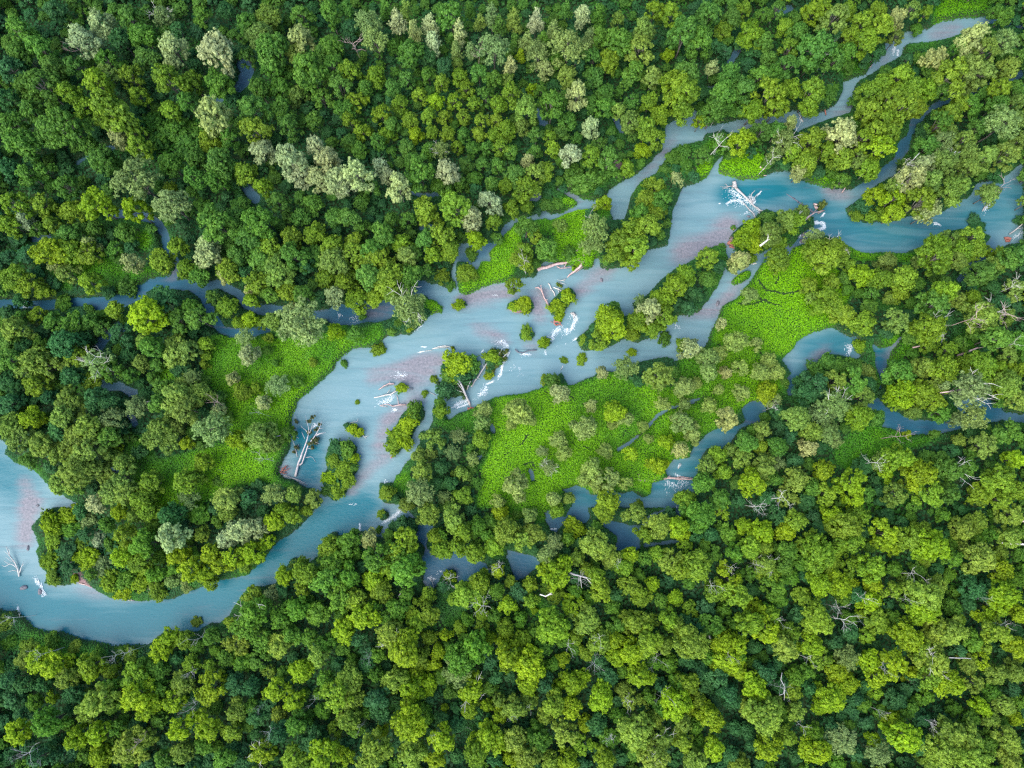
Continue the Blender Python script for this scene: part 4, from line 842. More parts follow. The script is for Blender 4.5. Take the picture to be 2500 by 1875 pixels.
'T8': """560 50 90 O,720 80 100 O,770 160 80 Y,870 130 70 G,600 190 60 Y,650 280 80 Y,740 260 70 Y,850 300 75 Y,1050 160 100 O,1150 220 90 O,1230 180 80 O,980 260 80 Y,1010 40 60 L,1370 30 60 Y,1480 150 80 sL,1440 210 60 G,1620 240 110 O,1310 310 70 B,1360 230 60 B,1670 50 80 Y,1860 40 80 O,1930 180 60 Y,2020 120 90 O,2140 130 80 L,60 230 90 G,180 210 70 W,240 330 110 G,400 230 110 Y,370 290 90 G,410 410 120 G,320 390 80 Y,470 380 80 G,220 470 90 L,260 540 80 Y,100 590 90 Y,60 440 90 G,150 700 110 L,30 790 90 L,110 820 80 D,370 650 80 G,460 640 70 Y,570 680 80 Y,490 730 80 Y,310 810 100 Ox,410 900 140 L,500 960 80 Y,620 920 60 L,590 1000 60 L,670 820 50 L,760 770 45 Y,810 570 110 Y,880 500 80 Y,990 540 60 G,1060 630 70 L,900 770 50 Y,940 830 50 L,1050 770 70 Y,1040 870 70 L,1060 950 100 L,1160 850 70 Y,860 900 110 G,760 980 110 G,740 1050 100 B,990 1080 60 D,1200 1000 110 L,1190 1120 90 L,1210 600 60 Y,1230 660 30 L,1380 430 115 L,1300 400 70 L,1360 560 70 Y,1200 500 60 Y,1080 480 50 Y,1000 410 55 Lx,910 440 50 Y,690 450 50 sL,1480 630 90 L,1560 720 110 O,1340 760 110 Y,1650 530 90 Y,1620 450 80 Y,1720 330 80 O,1790 380 80 Y,1840 310 70 L,1830 500 80 Y,1900 570 80 Y,1980 490 60 L,1720 640 60 G,2100 350 100 O,2120 580 60 L,1880 740 115 Y,1950 860 110 Y,2050 880 70 O,1850 920 90 L,1640 860 90 O,1750 950 80 L,1560 930 60 Y,1410 970 60 L,1900 1080 100 L,1650 1220 100 L,1470 1120 90 L,1390 1130 50 L,1540 1080 60 L,1300 1330 60 O,1350 1260 90 Y,1460 1280 90 L,1420 1440 90 O,1100 1290 90 O,1010 1230 60 O,930 1260 50 L,830 1160 105 L,820 1290 70 Y,660 1280 35 L,440 1370 125 L,260 1430 60 L,560 1130 80 L,440 1150 100 L,360 1100 100 O,240 1220 90 D,260 1310 80 D,60 1100 110 O,60 1220 90 O,60 1360 90 O,100 1420 60 G,640 1480 100 L,450 1570 110 Ox,600 1600 80 L,210 1570 110 O,40 1580 70 L,950 1480 120 L,860 1560 100 Y,1110 1480 100 O,1080 1600 60 L,1250 1500 90 G,1190 1590 90 O,1330 1620 70 O,1440 1610 80 L,1540 1520 80 Y,1700 1470 80 G,1680 1610 80 Y,1880 1430 115 O,1990 1600 110 Ox,2030 1480 90 Ox,1980 1360 80 O,1790 1160 60 O,1850 1230 80 O,2130 1250 100 L,2150 1120 80 G,260 50 32 sY,240 150 28 sG,400 110 60 sD,340 130 40 sD,460 130 40 sD,640 180 50 G,1120 60 50 sG,1200 60 60 G,930 180 60 G,1400 350 50 G,1500 330 70 O,1560 400 60 Y,2180 260 60 Y,2190 400 70 Y,2010 300 60 Y,1930 330 60 G,2030 600 60 G,2080 720 80 Y,2170 800 70 Y,1750 760 80 G,1740 850 70 L,1280 900 70 G,1240 800 60 G,1340 1000 60 G,1300 1130 70 D,1700 1080 70 D,1990 980 60 G,2080 1000 70 G,2040 1150 60 D,1960 1210 60 G,2040 1280 70 G,2160 1380 80 O,1760 1330 60 G,1630 1380 80 D,1560 1380 70 L,1250 1400 60 G,1200 1230 70 O,1010 1330 60 L,740 1380 60 D,360 1240 60 D,470 1060 70 L,170 1000 70 D,240 940 70 G,230 1070 60 G,180 920 60 D,210 640 60 G,300 710 60 G,420 560 60 G,560 560 60 Y,560 830 60 Y,800 850 60 G,1140 720 60 G,1200 920 60 G,980 700 60 G,900 680 60 Y,1420 850 60 G,1500 830 60 Y,1580 590 60 G,1490 540 60 G,1440 1060 50 D,700 1180 60 G,640 1080 60 G,380 1470 60 D,560 1420 50 D,740 1580 60 D,980 1600 60 D""",
'T9': """290 30 60 Y,150 60 110 G,50 180 60 L,40 110 50 Y,430 120 60 L,540 170 90 L,560 260 70 Y,690 160 80 L,760 100 80 Y,470 260 90 Y,370 300 70 G,140 370 110 Yx,30 400 80 Y,340 470 105 L,250 540 85 Yx,380 560 100 Y,560 370 80 Ox,620 520 90 G,600 440 80 Y,680 370 80 G,720 440 70 G,900 310 125 Yx,960 360 90 Y,840 240 90 Y,990 300 70 Y,1080 130 110 Y,1100 230 100 Y,1000 60 80 L,1160 60 80 Y,1320 180 100 L,1380 250 70 L,1500 220 110 Y,1620 260 115 L,1590 330 60 Y,1560 160 80 Y,1240 390 100 Y,1110 380 80 Y,1020 480 105 L,910 490 90 L,1110 500 60 L,800 570 70 Y,1250 500 70 L,1370 530 70 Y,1230 600 80 L,1580 560 120 O,1650 500 80 O,1570 650 115 L,1820 140 90 O,1900 100 80 O,1920 330 110 O,1750 330 70 G,2060 410 80 L,2110 200 80 O,2120 60 100 O,2080 560 110 L,2020 640 100 L,1960 700 80 L,1900 530 80 D,2170 680 70 L,2040 800 100 Y,2170 900 90 L,1750 800 110 O,1650 790 100 O,1470 830 115 L,1540 900 90 Y,1260 720 90 Y,1160 680 40 L,1310 750 60 Y,900 720 110 Y,860 880 90 L,690 900 100 O,720 800 80 Y,570 770 110 L,470 740 110 Y,230 750 90 G,300 860 80 L,380 880 90 L,100 860 120 O,90 650 60 Y,500 630 60 L,610 690 70 Yx,320 970 115 L,390 1040 80 L,500 1140 105 L,560 1060 80 D,260 1080 80 D,80 1120 90 Y,60 1260 80 L,220 1340 100 L,560 1330 120 O,480 1290 90 O,760 1080 70 G,740 1170 70 Y,760 1300 70 O,920 970 90 Y,1020 1050 80 L,1090 1120 80 L,980 1220 105 L,900 1270 60 L,1080 960 90 B,1230 980 90 L,1380 1000 105 L,1270 1080 80 L,1640 980 110 Ox,1740 1120 100 L,1600 1090 80 Y,1850 1000 80 O,1930 980 70 L,1880 1120 80 O,2040 1060 70 O,2150 1050 80 O,1930 1270 70 L,2080 1260 80 O,2150 1340 60 L,1400 1230 70 D,1270 1170 60 Y,1090 1380 50 G,1250 1480 60 L,1050 1480 110 B,870 1450 80 Y,880 1540 115 Lx,700 1450 80 Y,580 1530 100 L,240 1540 90 L,50 1500 80 Y,130 1620 100 O,400 1650 80 O,1440 1460 125 L,1380 1370 80 L,1740 1440 115 O,1850 1470 100 O,1680 1560 110 O,1900 1590 110 O,2100 1480 100 O,2100 1600 90 O,1280 1570 90 B,640 60 70 D,220 180 60 D,130 190 50 D,700 290 80 G,1420 120 70 D,1700 60 60 G,1690 180 60 D,1380 400 60 G,1450 470 60 O,1470 620 60 G,1150 560 60 D,1060 580 60 G,660 600 60 G,150 760 60 D,60 740 70 D,570 650 50 G,620 880 60 D,1100 800 70 D,1200 820 60 Y,1000 860 60 D,1380 700 60 G,1420 750 60 G,1750 640 70 G,1780 720 60 Y,1850 620 60 D,1880 860 80 G,1950 900 60 Y,2160 460 60 G,2010 480 70 D,1850 440 60 D,2000 180 60 G,2050 300 60 O,2180 300 60 G,1500 1120 70 D,1500 1060 60 L,1450 1170 60 D,1190 1260 60 G,1140 1220 60 D,1480 1280 70 G,1560 1350 70 D,1580 1210 70 G,1990 1350 70 O,2000 1180 60 G,2130 1160 60 D,1140 1560 70 D,980 1400 60 D,620 1230 60 O,660 1130 60 D,620 1000 60 D,820 1050 70 G,840 1150 60 D,660 1280 60 G,330 1180 70 D,150 1230 60 Y,360 1230 60 D,370 1400 60 D,350 1580 70 D,450 1420 60 D,480 1500 60 D,130 1390 60 G,80 980 60 D,210 960 60 G,400 940 60 G,1560 1500 80 D,1600 1620 70 O,760 1580 60 D""",
}

COLOURS = {'Y': (.175, .285, .018), 'G': (.098, .225, .026), 'D': (.048, .155, .042), 'O': (.180, .275, .040), 'L': (.222, .335, .010),
           'P': (.34, .40, .17), 'W': (.33, .37, .12), 'B': (.20, .29, .080)}
CWORD = {'Y': 'yellow-green', 'G': 'mid-green', 'D': 'dark-green', 'O': 'olive-green', 'L': 'bright lime', 'P': 'silvery', 'W': 'pale cream-green', 'B': 'grey-green'}

trees = []          # px, py, r px, class letter, shrub?, tall?, bare?
for fr, s in TREES.items():
    for it in s.replace('\n', '').split(','):
        it = it.strip()
        if not it:
            continue
        x, y, r, c = it.split()
        (px, py), = F(fr, [(float(x), float(y))])
        trees.append(dict(px=px, py=py, r=float(r) * FR[fr][2], c=c.strip('stx'), shrub=c[0] == 's', tall=c[0] == 't', bare=c[-1] == 'x'))

# the wooded islet of bushes below the fallen grey tree (traced in a finer view)
for x, y, r, c in [(1150, 720, 165, 'G'), (990, 690, 130, 'D'), (1230, 860, 120, 'L'), (960, 890, 140, 'Y'), (1110, 1000, 160, 'Y'), (900, 1150, 140, 'L'), (1140, 1150, 150, 'Y'), (1000, 1330, 150, 'Y'), (850, 1340, 110, 'G'), (1240, 1000, 90, 'G')]:
    (px, py), = F('Z4', [(x, y)])
    trees.append(dict(px=px, py=py, r=r * .16275, c=c, shrub=True, tall=False, bare=False))

# everything the eye cannot pick out one by one: fill the closed forest between the traced crowns and past the frame
cell = 30.0
grid = {}
def put(px, py, r):
    grid.setdefault((int(px // cell), int(py // cell)), []).append((px, py, r))
def free(px, py, r, k):
    ci, cj = int(px // cell), int(py // cell)
    for i in range(ci - 3, ci + 4):
        for j in range(cj - 3, cj + 4):
            for (x, y, q) in grid.get((i, j), ()):
                if (x - px) ** 2 + (y - py) ** 2 < (k * (r + q)) ** 2:
                    return False
    return True
for t in trees:
    put(t['px'], t['py'], t['r'])
RF = [[30, 22, 32], [32, 30, 33], [34, 33, 36]]
fill = []
rng = np.random.default_rng(77)
for k in range(45000):
    px, py = rng.uniform(-230, 2730), rng.uniform(-230, 2080)
    j = min(2, max(0, int(py // 625))); i = min(2, max(0, int(px // 833)))
    r = RF[j][i] * rng.uniform(.62, 1.0)
    if not free(px, py, r, .60):
        continue
    d = float(sample(SDF, np.array([px]), np.array([py]))[0])
    m = float(sample(meadow_ff, np.array([px]), np.array([py]))[0])
    if d < r * .45 or m > .3:
        continue
    off = px < -20 or px > 2520 or py < -20 or py > 1895
    c = rng.choice(list('GGGDYO' if py < 700 else 'GGDOYL')) if off else rng.choice(list('DDGG'))
    put(px, py, r)
    fill.append(dict(px=px, py=py, r=r * (1 if off else .85), c=c, shrub=False, tall=False, bare=False, low=not off))

def tree_shape(t, rng):
    """prototype, position, scale and turn of one traced crown"""
    c = t['c']
    if t['shrub']: fam = 'bush'
    elif t['tall']: fam = 'tall'
    elif c in 'PW': fam = 'silver'
    elif c == 'B': fam = 'feather'
    else: fam = 'broad' if rng.random() < .62 else 'round'
    idx = int(rng.integers(0, len(PROTO[fam])))
    if fam in ('broad', 'feather'):
        has = [k for k, p in enumerate(PROTO[fam]) if (p['bare'] is not None) == t['bare']]
        if t['bare'] or rng.random() < .93:
            idx = int(rng.choice(has))
    p = PROTO[fam][idx]
    zs = rng.uniform(.85, 1.2)
    R = t['r'] * mpp(t['px'], t['py'], 5.0)
    if fam == 'bush':
        zs *= .95; zc = .55
    elif fam == 'tall':
        R *= .98; zc = .72
    else:
        zc = .74
    if t.get('low'): zs *= .75
    H = p['h'] * R * zs
    if t['py'] < 560 and fam != 'bush' and not t.get('low'):   # taller wood on the far side
        k = 1.15; zs *= k; H *= k
    lim = 15.5
    if H > lim: zs *= lim / H; H = lim
    x, y = at(t['px'], t['py'], zc * H + .1)
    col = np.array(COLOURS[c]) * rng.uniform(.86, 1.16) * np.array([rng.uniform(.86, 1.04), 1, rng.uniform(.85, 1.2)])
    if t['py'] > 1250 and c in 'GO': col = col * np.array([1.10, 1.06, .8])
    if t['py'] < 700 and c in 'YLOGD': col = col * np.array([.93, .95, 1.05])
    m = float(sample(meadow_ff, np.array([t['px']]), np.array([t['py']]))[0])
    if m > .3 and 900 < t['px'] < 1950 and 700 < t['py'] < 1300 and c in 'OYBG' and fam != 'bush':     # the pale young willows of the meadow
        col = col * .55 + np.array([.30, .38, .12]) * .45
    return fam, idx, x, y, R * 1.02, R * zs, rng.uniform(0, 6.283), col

rng = np.random.default_rng(5)
kinds = dict(broad=[], silver=[], feather=[], bush=[])
for t in trees:
    if not (-60 < t['px'] < 2560 and -60 < t['py'] < 1935):
        fill.append(t); continue
    k = 'bush' if t['shrub'] else 'silver' if t['c'] in 'PW' else 'feather' if t['c'] == 'B' else 'broad'
    kinds[k].append(t)
def weight(t):
    m = float(sample(meadow_ff, np.array([t['px']]), np.array([t['py']]))[0])
    return t['r'] * (1.25 if m > .3 or t['bare'] else 1.0)
kinds['broad'].sort(key=weight, reverse=True)
fill += kinds['broad'][300:]
kinds['broad'] = kinds['broad'][:300]

# where a tree stands, in words
ANCHORS = [(120, 110, "in the upper left corner of the forest"), (300, 60, "above the two silvery trees at upper left"), (480, 200, "around the big round silvery tree"), (640, 60, "at the top edge left of centre"),
 (150, 330, "in the dense forest at far left above the stream"), (330, 300, "on the dark slope left of the cream tree"), (580, 280, "beside the cream tree above the silvery row"), (740, 200, "between the silvery row and the top edge"), (760, 400, "beside the long row of silvery trees"),
 (180, 480, "on the far-left bank above the blue stream"), (420, 520, "above the stream bend at left"), (620, 540, "below the long row of silvery trees"), (900, 60, "at the top edge over the tall silvery columns"), (1020, 100, "among the tall silvery columns"), (1220, 60, "at the top edge right of the silvery columns"), (1250, 180, "among the grey-green crowns at top centre"), (1460, 80, "at the top edge right of centre"),
 (950, 270, "in the even young forest left of centre"), (1130, 280, "in the even young forest at centre"), (1050, 420, "on the slope below the even young forest"), (1300, 350, "near the two pale trees above the north channel"), (1500, 260, "above the north channel mouth"), (1480, 410, "on the north bank by the pink gravel"), (1130, 510, "near the twin silvery trees by the branch stream"), (900, 620, "on the bank left of the branch stream"),
 (1540, 560, "on the narrow wooded strip between two channels"), (1290, 600, "on the bright grass by the fallen pink log"), (1720, 120, "in the forest above the north channel"), (1850, 230, "on the north channel bank left of its narrows"), (2100, 90, "at the head of the north channel"), (2350, 40, "in the upper right corner"), (2170, 240, "on the wooded ridge south of the north channel"), (2380, 150, "on the far right ridge under the top channel"), (2050, 350, "above the green tongue in the main river"), (1900, 380, "by the bright grassy dome at the river"), (2330, 300, "on the right-hand peninsula's upper half"), (2280, 420, "on the right-hand peninsula's shore"), (2130, 500, "at the tip of the right-hand peninsula"),
 (1880, 570, "on the log-jam island in the rapids"), (2040, 610, "on the bank across from the peninsula tip"), (2320, 600, "on the right bank below the main river"), (2440, 560, "at the far right edge by the water"),
 (110, 680, "on the bank above the left-hand stream"), (300, 690, "at the inner bend of the left-hand stream"), (560, 670, "along the stream below the left forest"), (760, 690, "in the thick forest left of the pink shoals"), (370, 780, "on the left-hand stream's south bank"), (520, 790, "beside the dark side stream at left"), (730, 790, "around the pale dome-shaped tree on the point"),
 (120, 820, "in the left forest below the stream"), (280, 880, "around the bare-branched tree at left"), (450, 860, "at the upper edge of the left meadow"), (650, 900, "on the left meadow by the river edge"), (430, 990, "between the two halves of the left meadow"), (150, 1010, "on the left shore above the river bend"), (270, 1100, "in the forest above the left river bend"), (520, 1060, "around the grey-green tree beside left meadow"), (660, 1090, "near the fallen forked tree at left bank"), (460, 1200, "at the foot of the left meadow"), (720, 1210, "on the left bank below the bushy islet"),
 (1550, 770, "on the long bushy island in midstream"), (1700, 680, "at the upper end of the bushy island"), (1270, 740, "on the gravel islets in midstream"), (1120, 930, "on the log-jam islet in midstream"), (990, 1080, "on the pink shoal in midstream"), (780, 1120, "on the bushy islet in the lower river"),
 (1250, 1010, "at the meadow's upper left shore"), (1370, 950, "at the meadow edge by the pale rapids"), (1520, 920, "on the meadow bank below the bushy island"), (1620, 960, "on the upper right of the central meadow"), (1440, 1050, "in the middle of the central meadow"), (1350, 1110, "on the brightest part of the central meadow"), (1560, 1080, "beside the dark rill in the meadow"), (1260, 1190, "at the lower left of the central meadow"), (1480, 1160, "at the lower right of the central meadow"), (1080, 1090, "on the wooded west end of the meadow"), (1060, 1200, "in the wood below the meadow's west end"), (1640, 1120, "at the meadow's right end by the logs"),
 (1900, 680, "on the lime-green right meadow"), (2020, 740, "on the right meadow's eastern edge"), (2130, 660, "in the grove right of the lime-green meadow"), (2260, 720, "in the grove above the dark curved channel"), (2430, 720, "around the bleached branches at right edge"), (1720, 850, "in the grove below the lime-green meadow"), (1870, 900, "between the meadow and the round pond"), (2050, 920, "inside the horseshoe pond"), (2220, 920, "on the inner side of the right channel"), (2330, 880, "right of the dark curved channel"), (2420, 980, "by the far right channel"), (1820, 1040, "on the bank of the meadow's right channel"), (2000, 1040, "below the silvery-topped tree of the horseshoe"), (2180, 1090, "around the dark clearing at right"), (2420, 1100, "at the right edge below the channel"), (1780, 1180, "south of the meadow's right channel"), (2000, 1180, "around the starry dead tree at right"), (2250, 1180, "in the right forest below the dark clearing"),
 (180, 1290, "on the left river island's west shore"), (330, 1360, "in the middle of the left river island"), (420, 1300, "near the two silvery trees above the bend"), (580, 1350, "on the inner shore of the lower bend"), (370, 1440, "on the low shore of the lower bend"), (60, 1560, "at the lower left below the bend"), (160, 1620, "on the green bank below the bend"), (300, 1640, "in the lower left forest"), (430, 1570, "on the outer bank of the lower bend"), (620, 1500, "on the forested outer bank of the river"), (780, 1400, "on the south bank of the lower river"), (880, 1340, "by the dark pools under the south bank"), (500, 1680, "in the wood below the outer bank"), (720, 1680, "in the lower forest left of centre"), (120, 1800, "at the bottom left corner"), (330, 1820, "along the bottom edge at left"), (600, 1810, "along the bottom edge left of centre"),
 (1080, 1300, "north of the blue pools"), (1260, 1310, "between the two blue pools"), (1430, 1300, "beside the right blue pool"), (1600, 1310, "on the bank right of the blue pools"), (1000, 1440, "south of the blue pools"), (1180, 1480, "around the white dead tree at lower centre"), (1370, 1430, "below the right blue pool"), (1550, 1450, "in the lower forest right of the pools"), (960, 1590, "in the lower forest at centre left"), (1140, 1620, "in the lower forest at centre"), (1300, 1590, "in the lower forest below the dead tree"), (1480, 1610, "in the lower forest right of centre"), (880, 1760, "along the bottom edge by the bare-twigged crown"), (1080, 1780, "around the curved log at the bottom"), (1300, 1780, "along the bottom edge at centre"), (1550, 1790, "along the bottom edge right of centre"),
 (1700, 1400, "in the right forest near the twiggy crown"), (1850, 1320, "in the right forest below the channel"), (2030, 1350, "in the right forest around the broad twiggy crown"), (2220, 1330, "in the right forest's bright row"), (2420, 1330, "at the right edge halfway down"), (1720, 1560, "in the lower right forest's left part"), (1900, 1500, "left of the white forked snag"), (2080, 1500, "around the white forked snag"), (2270, 1500, "right of the white forked snag"), (2430, 1500, "at the right edge under the snags"), (1800, 1720, "in the lower right forest's lower part"), (2000, 1680, "in the lower right forest's middle"), (2230, 1640, "around the dry twiggy crown at lower right"), (2430, 1680, "at the lower right edge"), (1900, 1820, "along the bottom edge at right"), (2150, 1820, "along the bottom edge near the right corner"), (2400, 1820, "in the bottom right corner")]
ORD = ['', 'second', 'third', 'fourth', 'fifth', 'sixth', 'seventh', 'eighth', 'ninth', 'tenth', 'eleventh', 'twelfth']

def label_all(things, noun):
    cells = {}
    for t in things:
        a = min(ANCHORS, key=lambda q: (q[0] - t['px']) ** 2 + (q[1] - t['py']) ** 2)
        word = CWORD[t['c']] + (' bare-twigged' if t['bare'] else ' tall' if t['tall'] else '')
        cells.setdefault((word, a[2]), []).append(t)
    for (word, where), L in cells.items():
        L.sort(key=lambda t: t['px'])
        n = len(L)
        for i, t in enumerate(L):
            if n == 1:
                t['label'] = f"{word} {noun} {where}"
            elif n == 2:
                t['label'] = f"{'left' if i == 0 else 'right'} of two {word} {noun}s {where}"
            elif i == 0:
                t['label'] = f"leftmost {word} {noun} {where}"
            elif i == n - 1:
                t['label'] = f"rightmost {word} {noun} {where}"
            else:
                t['label'] = f"{ORD[i]} {word} {noun} from left {where}"
            t['label'] = t['label'].replace('bushs', 'bushes')

NAMES = {'broad': ('broadleaf_tree', 'tree', 'broadleaf trees of the floodplain forest'), 'silver': ('silvery_tree', 'tree', 'pale silvery-leaved trees'),
         'feather': ('feathery_tree', 'tree', 'grey-green feathery-crowned trees'), 'bush': ('riverside_bush', 'bush', 'low bushes on islets and banks')}
for k, L in kinds.items():
    nm, cat, grp = NAMES[k]
    label_all(L, {'broad': 'tree', 'silver': 'tree', 'feather': 'feathery tree', 'bush': 'bush'}[k])
    for t in L:
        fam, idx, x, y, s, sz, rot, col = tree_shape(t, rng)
        z, d = ground_z(np.array([x]), np.array([y]))
        z = max(float(z[0]), WATER_Z - .15)
        e = bpy.data.objects.new(nm, None)
        COL.objects.link(e)
        an = rng.uniform(.80, 1.22) if k == 'bush' else rng.uniform(.9, 1.11)
        e.location = (x, y, z); e.rotation_euler = (0, 0, rot); e.scale = (s * an, s / an, sz)
        e.empty_display_size = .2
        tag(e, t['label'], cat, grp)
        p = PROTO[fam][idx]
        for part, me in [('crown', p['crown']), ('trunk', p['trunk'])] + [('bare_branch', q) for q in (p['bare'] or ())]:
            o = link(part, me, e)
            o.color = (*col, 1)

# the rest of the forest: one woodland, crowns set out by geometry nodes
def woodland():
    wc = bpy.data.collections.new("woodland_kinds")
    order = []
    for fam in ('broad', 'round', 'tall', 'silver', 'feather', 'bush'):
        for i, p in enumerate(PROTO[fam]):
            me = p['crown'].copy()
            me.materials.clear(); me.materials.append(LEAF_I); me.materials.append(BARK)
            # join the trunk
            a, b = p['crown'], p['trunk']
            va = np.empty(len(a.vertices) * 3, np.float32); a.vertices.foreach_get('co', va)
            vb = np.empty(len(b.vertices) * 3, np.float32); b.vertices.foreach_get('co', vb)
            qa = np.empty(len(a.loops), np.int32); a.loops.foreach_get('vertex_index', qa)
            qb = np.empty(len(b.loops), np.int32); b.loops.foreach_get('vertex_index', qb)
            ta = np.empty(len(a.vertices), np.float32); a.attributes['tint'].data.foreach_get('value', ta)
            bpy.data.meshes.remove(me)
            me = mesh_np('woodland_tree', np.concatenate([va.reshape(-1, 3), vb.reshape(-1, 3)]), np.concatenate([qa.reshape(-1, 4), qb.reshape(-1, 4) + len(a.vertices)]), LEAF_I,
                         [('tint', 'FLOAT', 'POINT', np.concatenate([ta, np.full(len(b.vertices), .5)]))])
            me.materials.append(BARK)
            mi = np.zeros(len(me.polygons), np.int32); mi[len(qa) // 4:] = 1
            me.polygons.foreach_set('material_index', mi)
            o = bpy.data.objects.new("woodland_tree_%03d" % len(order), me)
            wc.objects.link(o)
            order.append((fam, i))
    idx_of = {k: n for n, k in enumerate(order)}
    Pn, I, S, R, Cc = [], [], [], [], []
    for t in fill:
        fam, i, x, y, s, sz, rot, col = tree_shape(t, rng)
        z, d = ground_z(np.array([x]), np.array([y]))
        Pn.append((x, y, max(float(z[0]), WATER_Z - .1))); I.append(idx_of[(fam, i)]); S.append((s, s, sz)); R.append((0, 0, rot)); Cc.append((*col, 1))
    me = bpy.data.meshes.new('woodland')
    me.vertices.add(len(Pn)); me.vertices.foreach_set('co', np.array(Pn, np.float32).ravel())
    for nm, typ, key, data in (('pick', 'INT', 'value', np.array(I, np.int32)), ('size', 'FLOAT_VECTOR', 'vector', np.array(S, np.float32)), ('turn', 'FLOAT_VECTOR', 'vector', np.array(R, np.float32)), ('tree_colour', 'FLOAT_COLOR', 'color', np.array(Cc, np.float32))):
        a = me.attributes.new(nm, typ, 'POINT'); a.data.foreach_set(key, data.ravel())
    o = link('woodland', me)
    tag(o, 'closed green floodplain woodland filling the ground between the larger trees', 'woodland', kind='stuff')
    g = bpy.data.node_groups.new('woodland', 'GeometryNodeTree')
    g.interface.new_socket('Geometry', in_out='INPUT', socket_type='NodeSocketGeometry')
    g.interface.new_socket('Geometry', in_out='OUTPUT', socket_type='NodeSocketGeometry')
    nd, lk = g.nodes, g.links
    gi, go = nd.new('NodeGroupInput'), nd.new('NodeGroupOutput')
    ci = nd.new('GeometryNodeCollectionInfo'); ci.inputs['Collection'].default_value = wc
    ci.inputs['Separate Children'].default_value = True; ci.inputs['Reset Children'].default_value = True
    ip = nd.new('GeometryNodeInstanceOnPoints'); ip.inputs['Pick Instance'].default_value = True
    def named(nm, typ):
        n = nd.new('GeometryNodeInputNamedAttribute'); n.data_type = typ; n.inputs['Name'].default_value = nm
        return n.outputs[0]
    lk.new(gi.outputs[0], ip.inputs['Points']); lk.new(ci.outputs[0], ip.inputs['Instance'])
    lk.new(named('pick', 'INT'), ip.inputs['Instance Index']); lk.new(named('size', 'FLOAT_VECTOR'), ip.inputs['Scale'])
    er = nd.new('FunctionNodeEulerToRotation'); lk.new(named('turn', 'FLOAT_VECTOR'), er.inputs[0]); lk.new(er.outputs[0], ip.inputs['Rotation'])
    lk.new(ip.outputs[0], go.inputs[0])
    md = o.modifiers.new('woodland', 'NODES'); md.node_group = g
woodland()
print('TREES', {k: len(v) for k, v in kinds.items()}, 'woodland', len(fill))

# ------------------------------------------------------------------ standing dead trees
SNAGS = [('T9', 1095, 745, 85, 'white'), ('T9', 1015, 645, 50, 'white'), ('T9', 1195, 592, 50, 'white'), ('T9', 1500, 450, 60, 'white'), ('T9', 2090, 745, 40, 'white'), ('T9', 1310, 1040, 50, 'grey'), ('T9', 1640, 1385, 55, 'white'), ('T9', 1595, 930, 55, 'grey'), ('T9', 240, 530, 55, 'white'), ('T9', 685, 1150, 60, 'grey'), ('T9', 800, 1385, 40, 'white'), ('T9', 530, 375, 55, 'grey'), ('T9', 350, 385, 45, 'white'), ('T9', 1470, 605, 45, 'grey'), ('T9', 340, 970, 40, 'white'), ('T9', 1990, 590, 40, 'grey'), ('T9', 650, 720, 40, 'white'), ('T9', 830, 975, 40, 'white'), ('T9', 1330, 1330, 40, 'grey'), ('T9', 540, 0, 60, 'white'),
 ('T8', 910, 640, 75, 'white'), ('T8', 1005, 390, 60, 'white'), ('T8', 690, 450, 60, 'white'), ('T8', 1440, 885, 55, 'white'), ('T8', 1620, 850, 55, 'white'), ('T8', 1625, 1035, 60, 'grey'), ('T8', 2000, 980, 60, 'grey'), ('T8', 2055, 1200, 65, 'grey'), ('T8', 1815, 1235, 50, 'white'), ('T8', 1720, 1480, 50, 'white'), ('T8', 600, 1460, 35, 'white'), ('T8', 172, 970, 45, 'grey'), ('T8', 1540, 445, 70, 'grey'), ('T8', 1990, 1590, 50, 'white'), ('T8', 1770, 360, 40, 'white'), ('T8', 130, 1410, 30, 'white'), ('T8', 1205, 1280, 30, 'white'), ('T8', 1100, 1320, 40, 'white'),
 ('T6', 1280, 1365, 65, 'white'), ('T6', 650, 1610, 75, 'white'), ('T6', 510, 1640, 50, 'white'), ('T6', 1630, 490, 45, 'white'), ('T6', 2130, 390, 85, 'pink'), ('T6', 1880, 440, 80, 'pink'), ('T6', 1415, 1195, 60, 'pink'), ('T6', 645, 1010, 40, 'white'), ('T6', 2150, 250, 45, 'white'), ('T6', 2150, 610, 40, 'white'),
 ('T3', 270, 870, 80, 'white'), ('T3', 1490, 1020, 65, 'white'), ('T3', 1730, 985, 55, 'white'), ('T3', 1450, 1165, 45, 'white'), ('T3', 2115, 1175, 60, 'pink'), ('T3', 600, 1000, 45, 'white'), ('T3', 290, 665, 35, 'white'), ('T3', 980, 325, 30, 'white'),
 ('T2', 85, 230, 70, 'pink'), ('T2', 865, 290, 60, 'pink'), ('T2', 1600, 1370, 45, 'white'),
 ('T1', 430, 245, 70, 'pink'), ('T4', 610, 690, 75, 'white'), ('T4', 1660, 1350, 45, 'white'), ('T4', 1350, 1000, 50, 'pink'), ('T4', 1630, 1050, 25, 'white'), ('T5', 1180, 100, 60, 'white'), ('T5', 1295, 1365, 30, 'white'), ('T5', 430, 350, 45, 'pink'),
 ('T7', 260, 945, 45, 'white'), ('T7', 800, 930, 40, 'white'), ('T7', 710, 970, 45, 'white'), ('T7', 30, 740, 55, 'white'), ('T7', 1240, 850, 45, 'white'), ('T7', 1230, 1230, 60, 'grey'), ('T7', 1190, 1060, 45, 'white'), ('T7', 1690, 1450, 50, 'white'), ('T7', 880, 1510, 55, 'pink'), ('T7', 120, 1590, 90, 'grey'), ('T7', 1640, 1280, 35, 'grey'), ('T7', 1980, 1220, 35, 'white')]
SW = {'white': (BLEACH, 'white'), 'grey': (GREYWOOD, 'grey'), 'pink': (PINKWOOD, 'pinkish')}
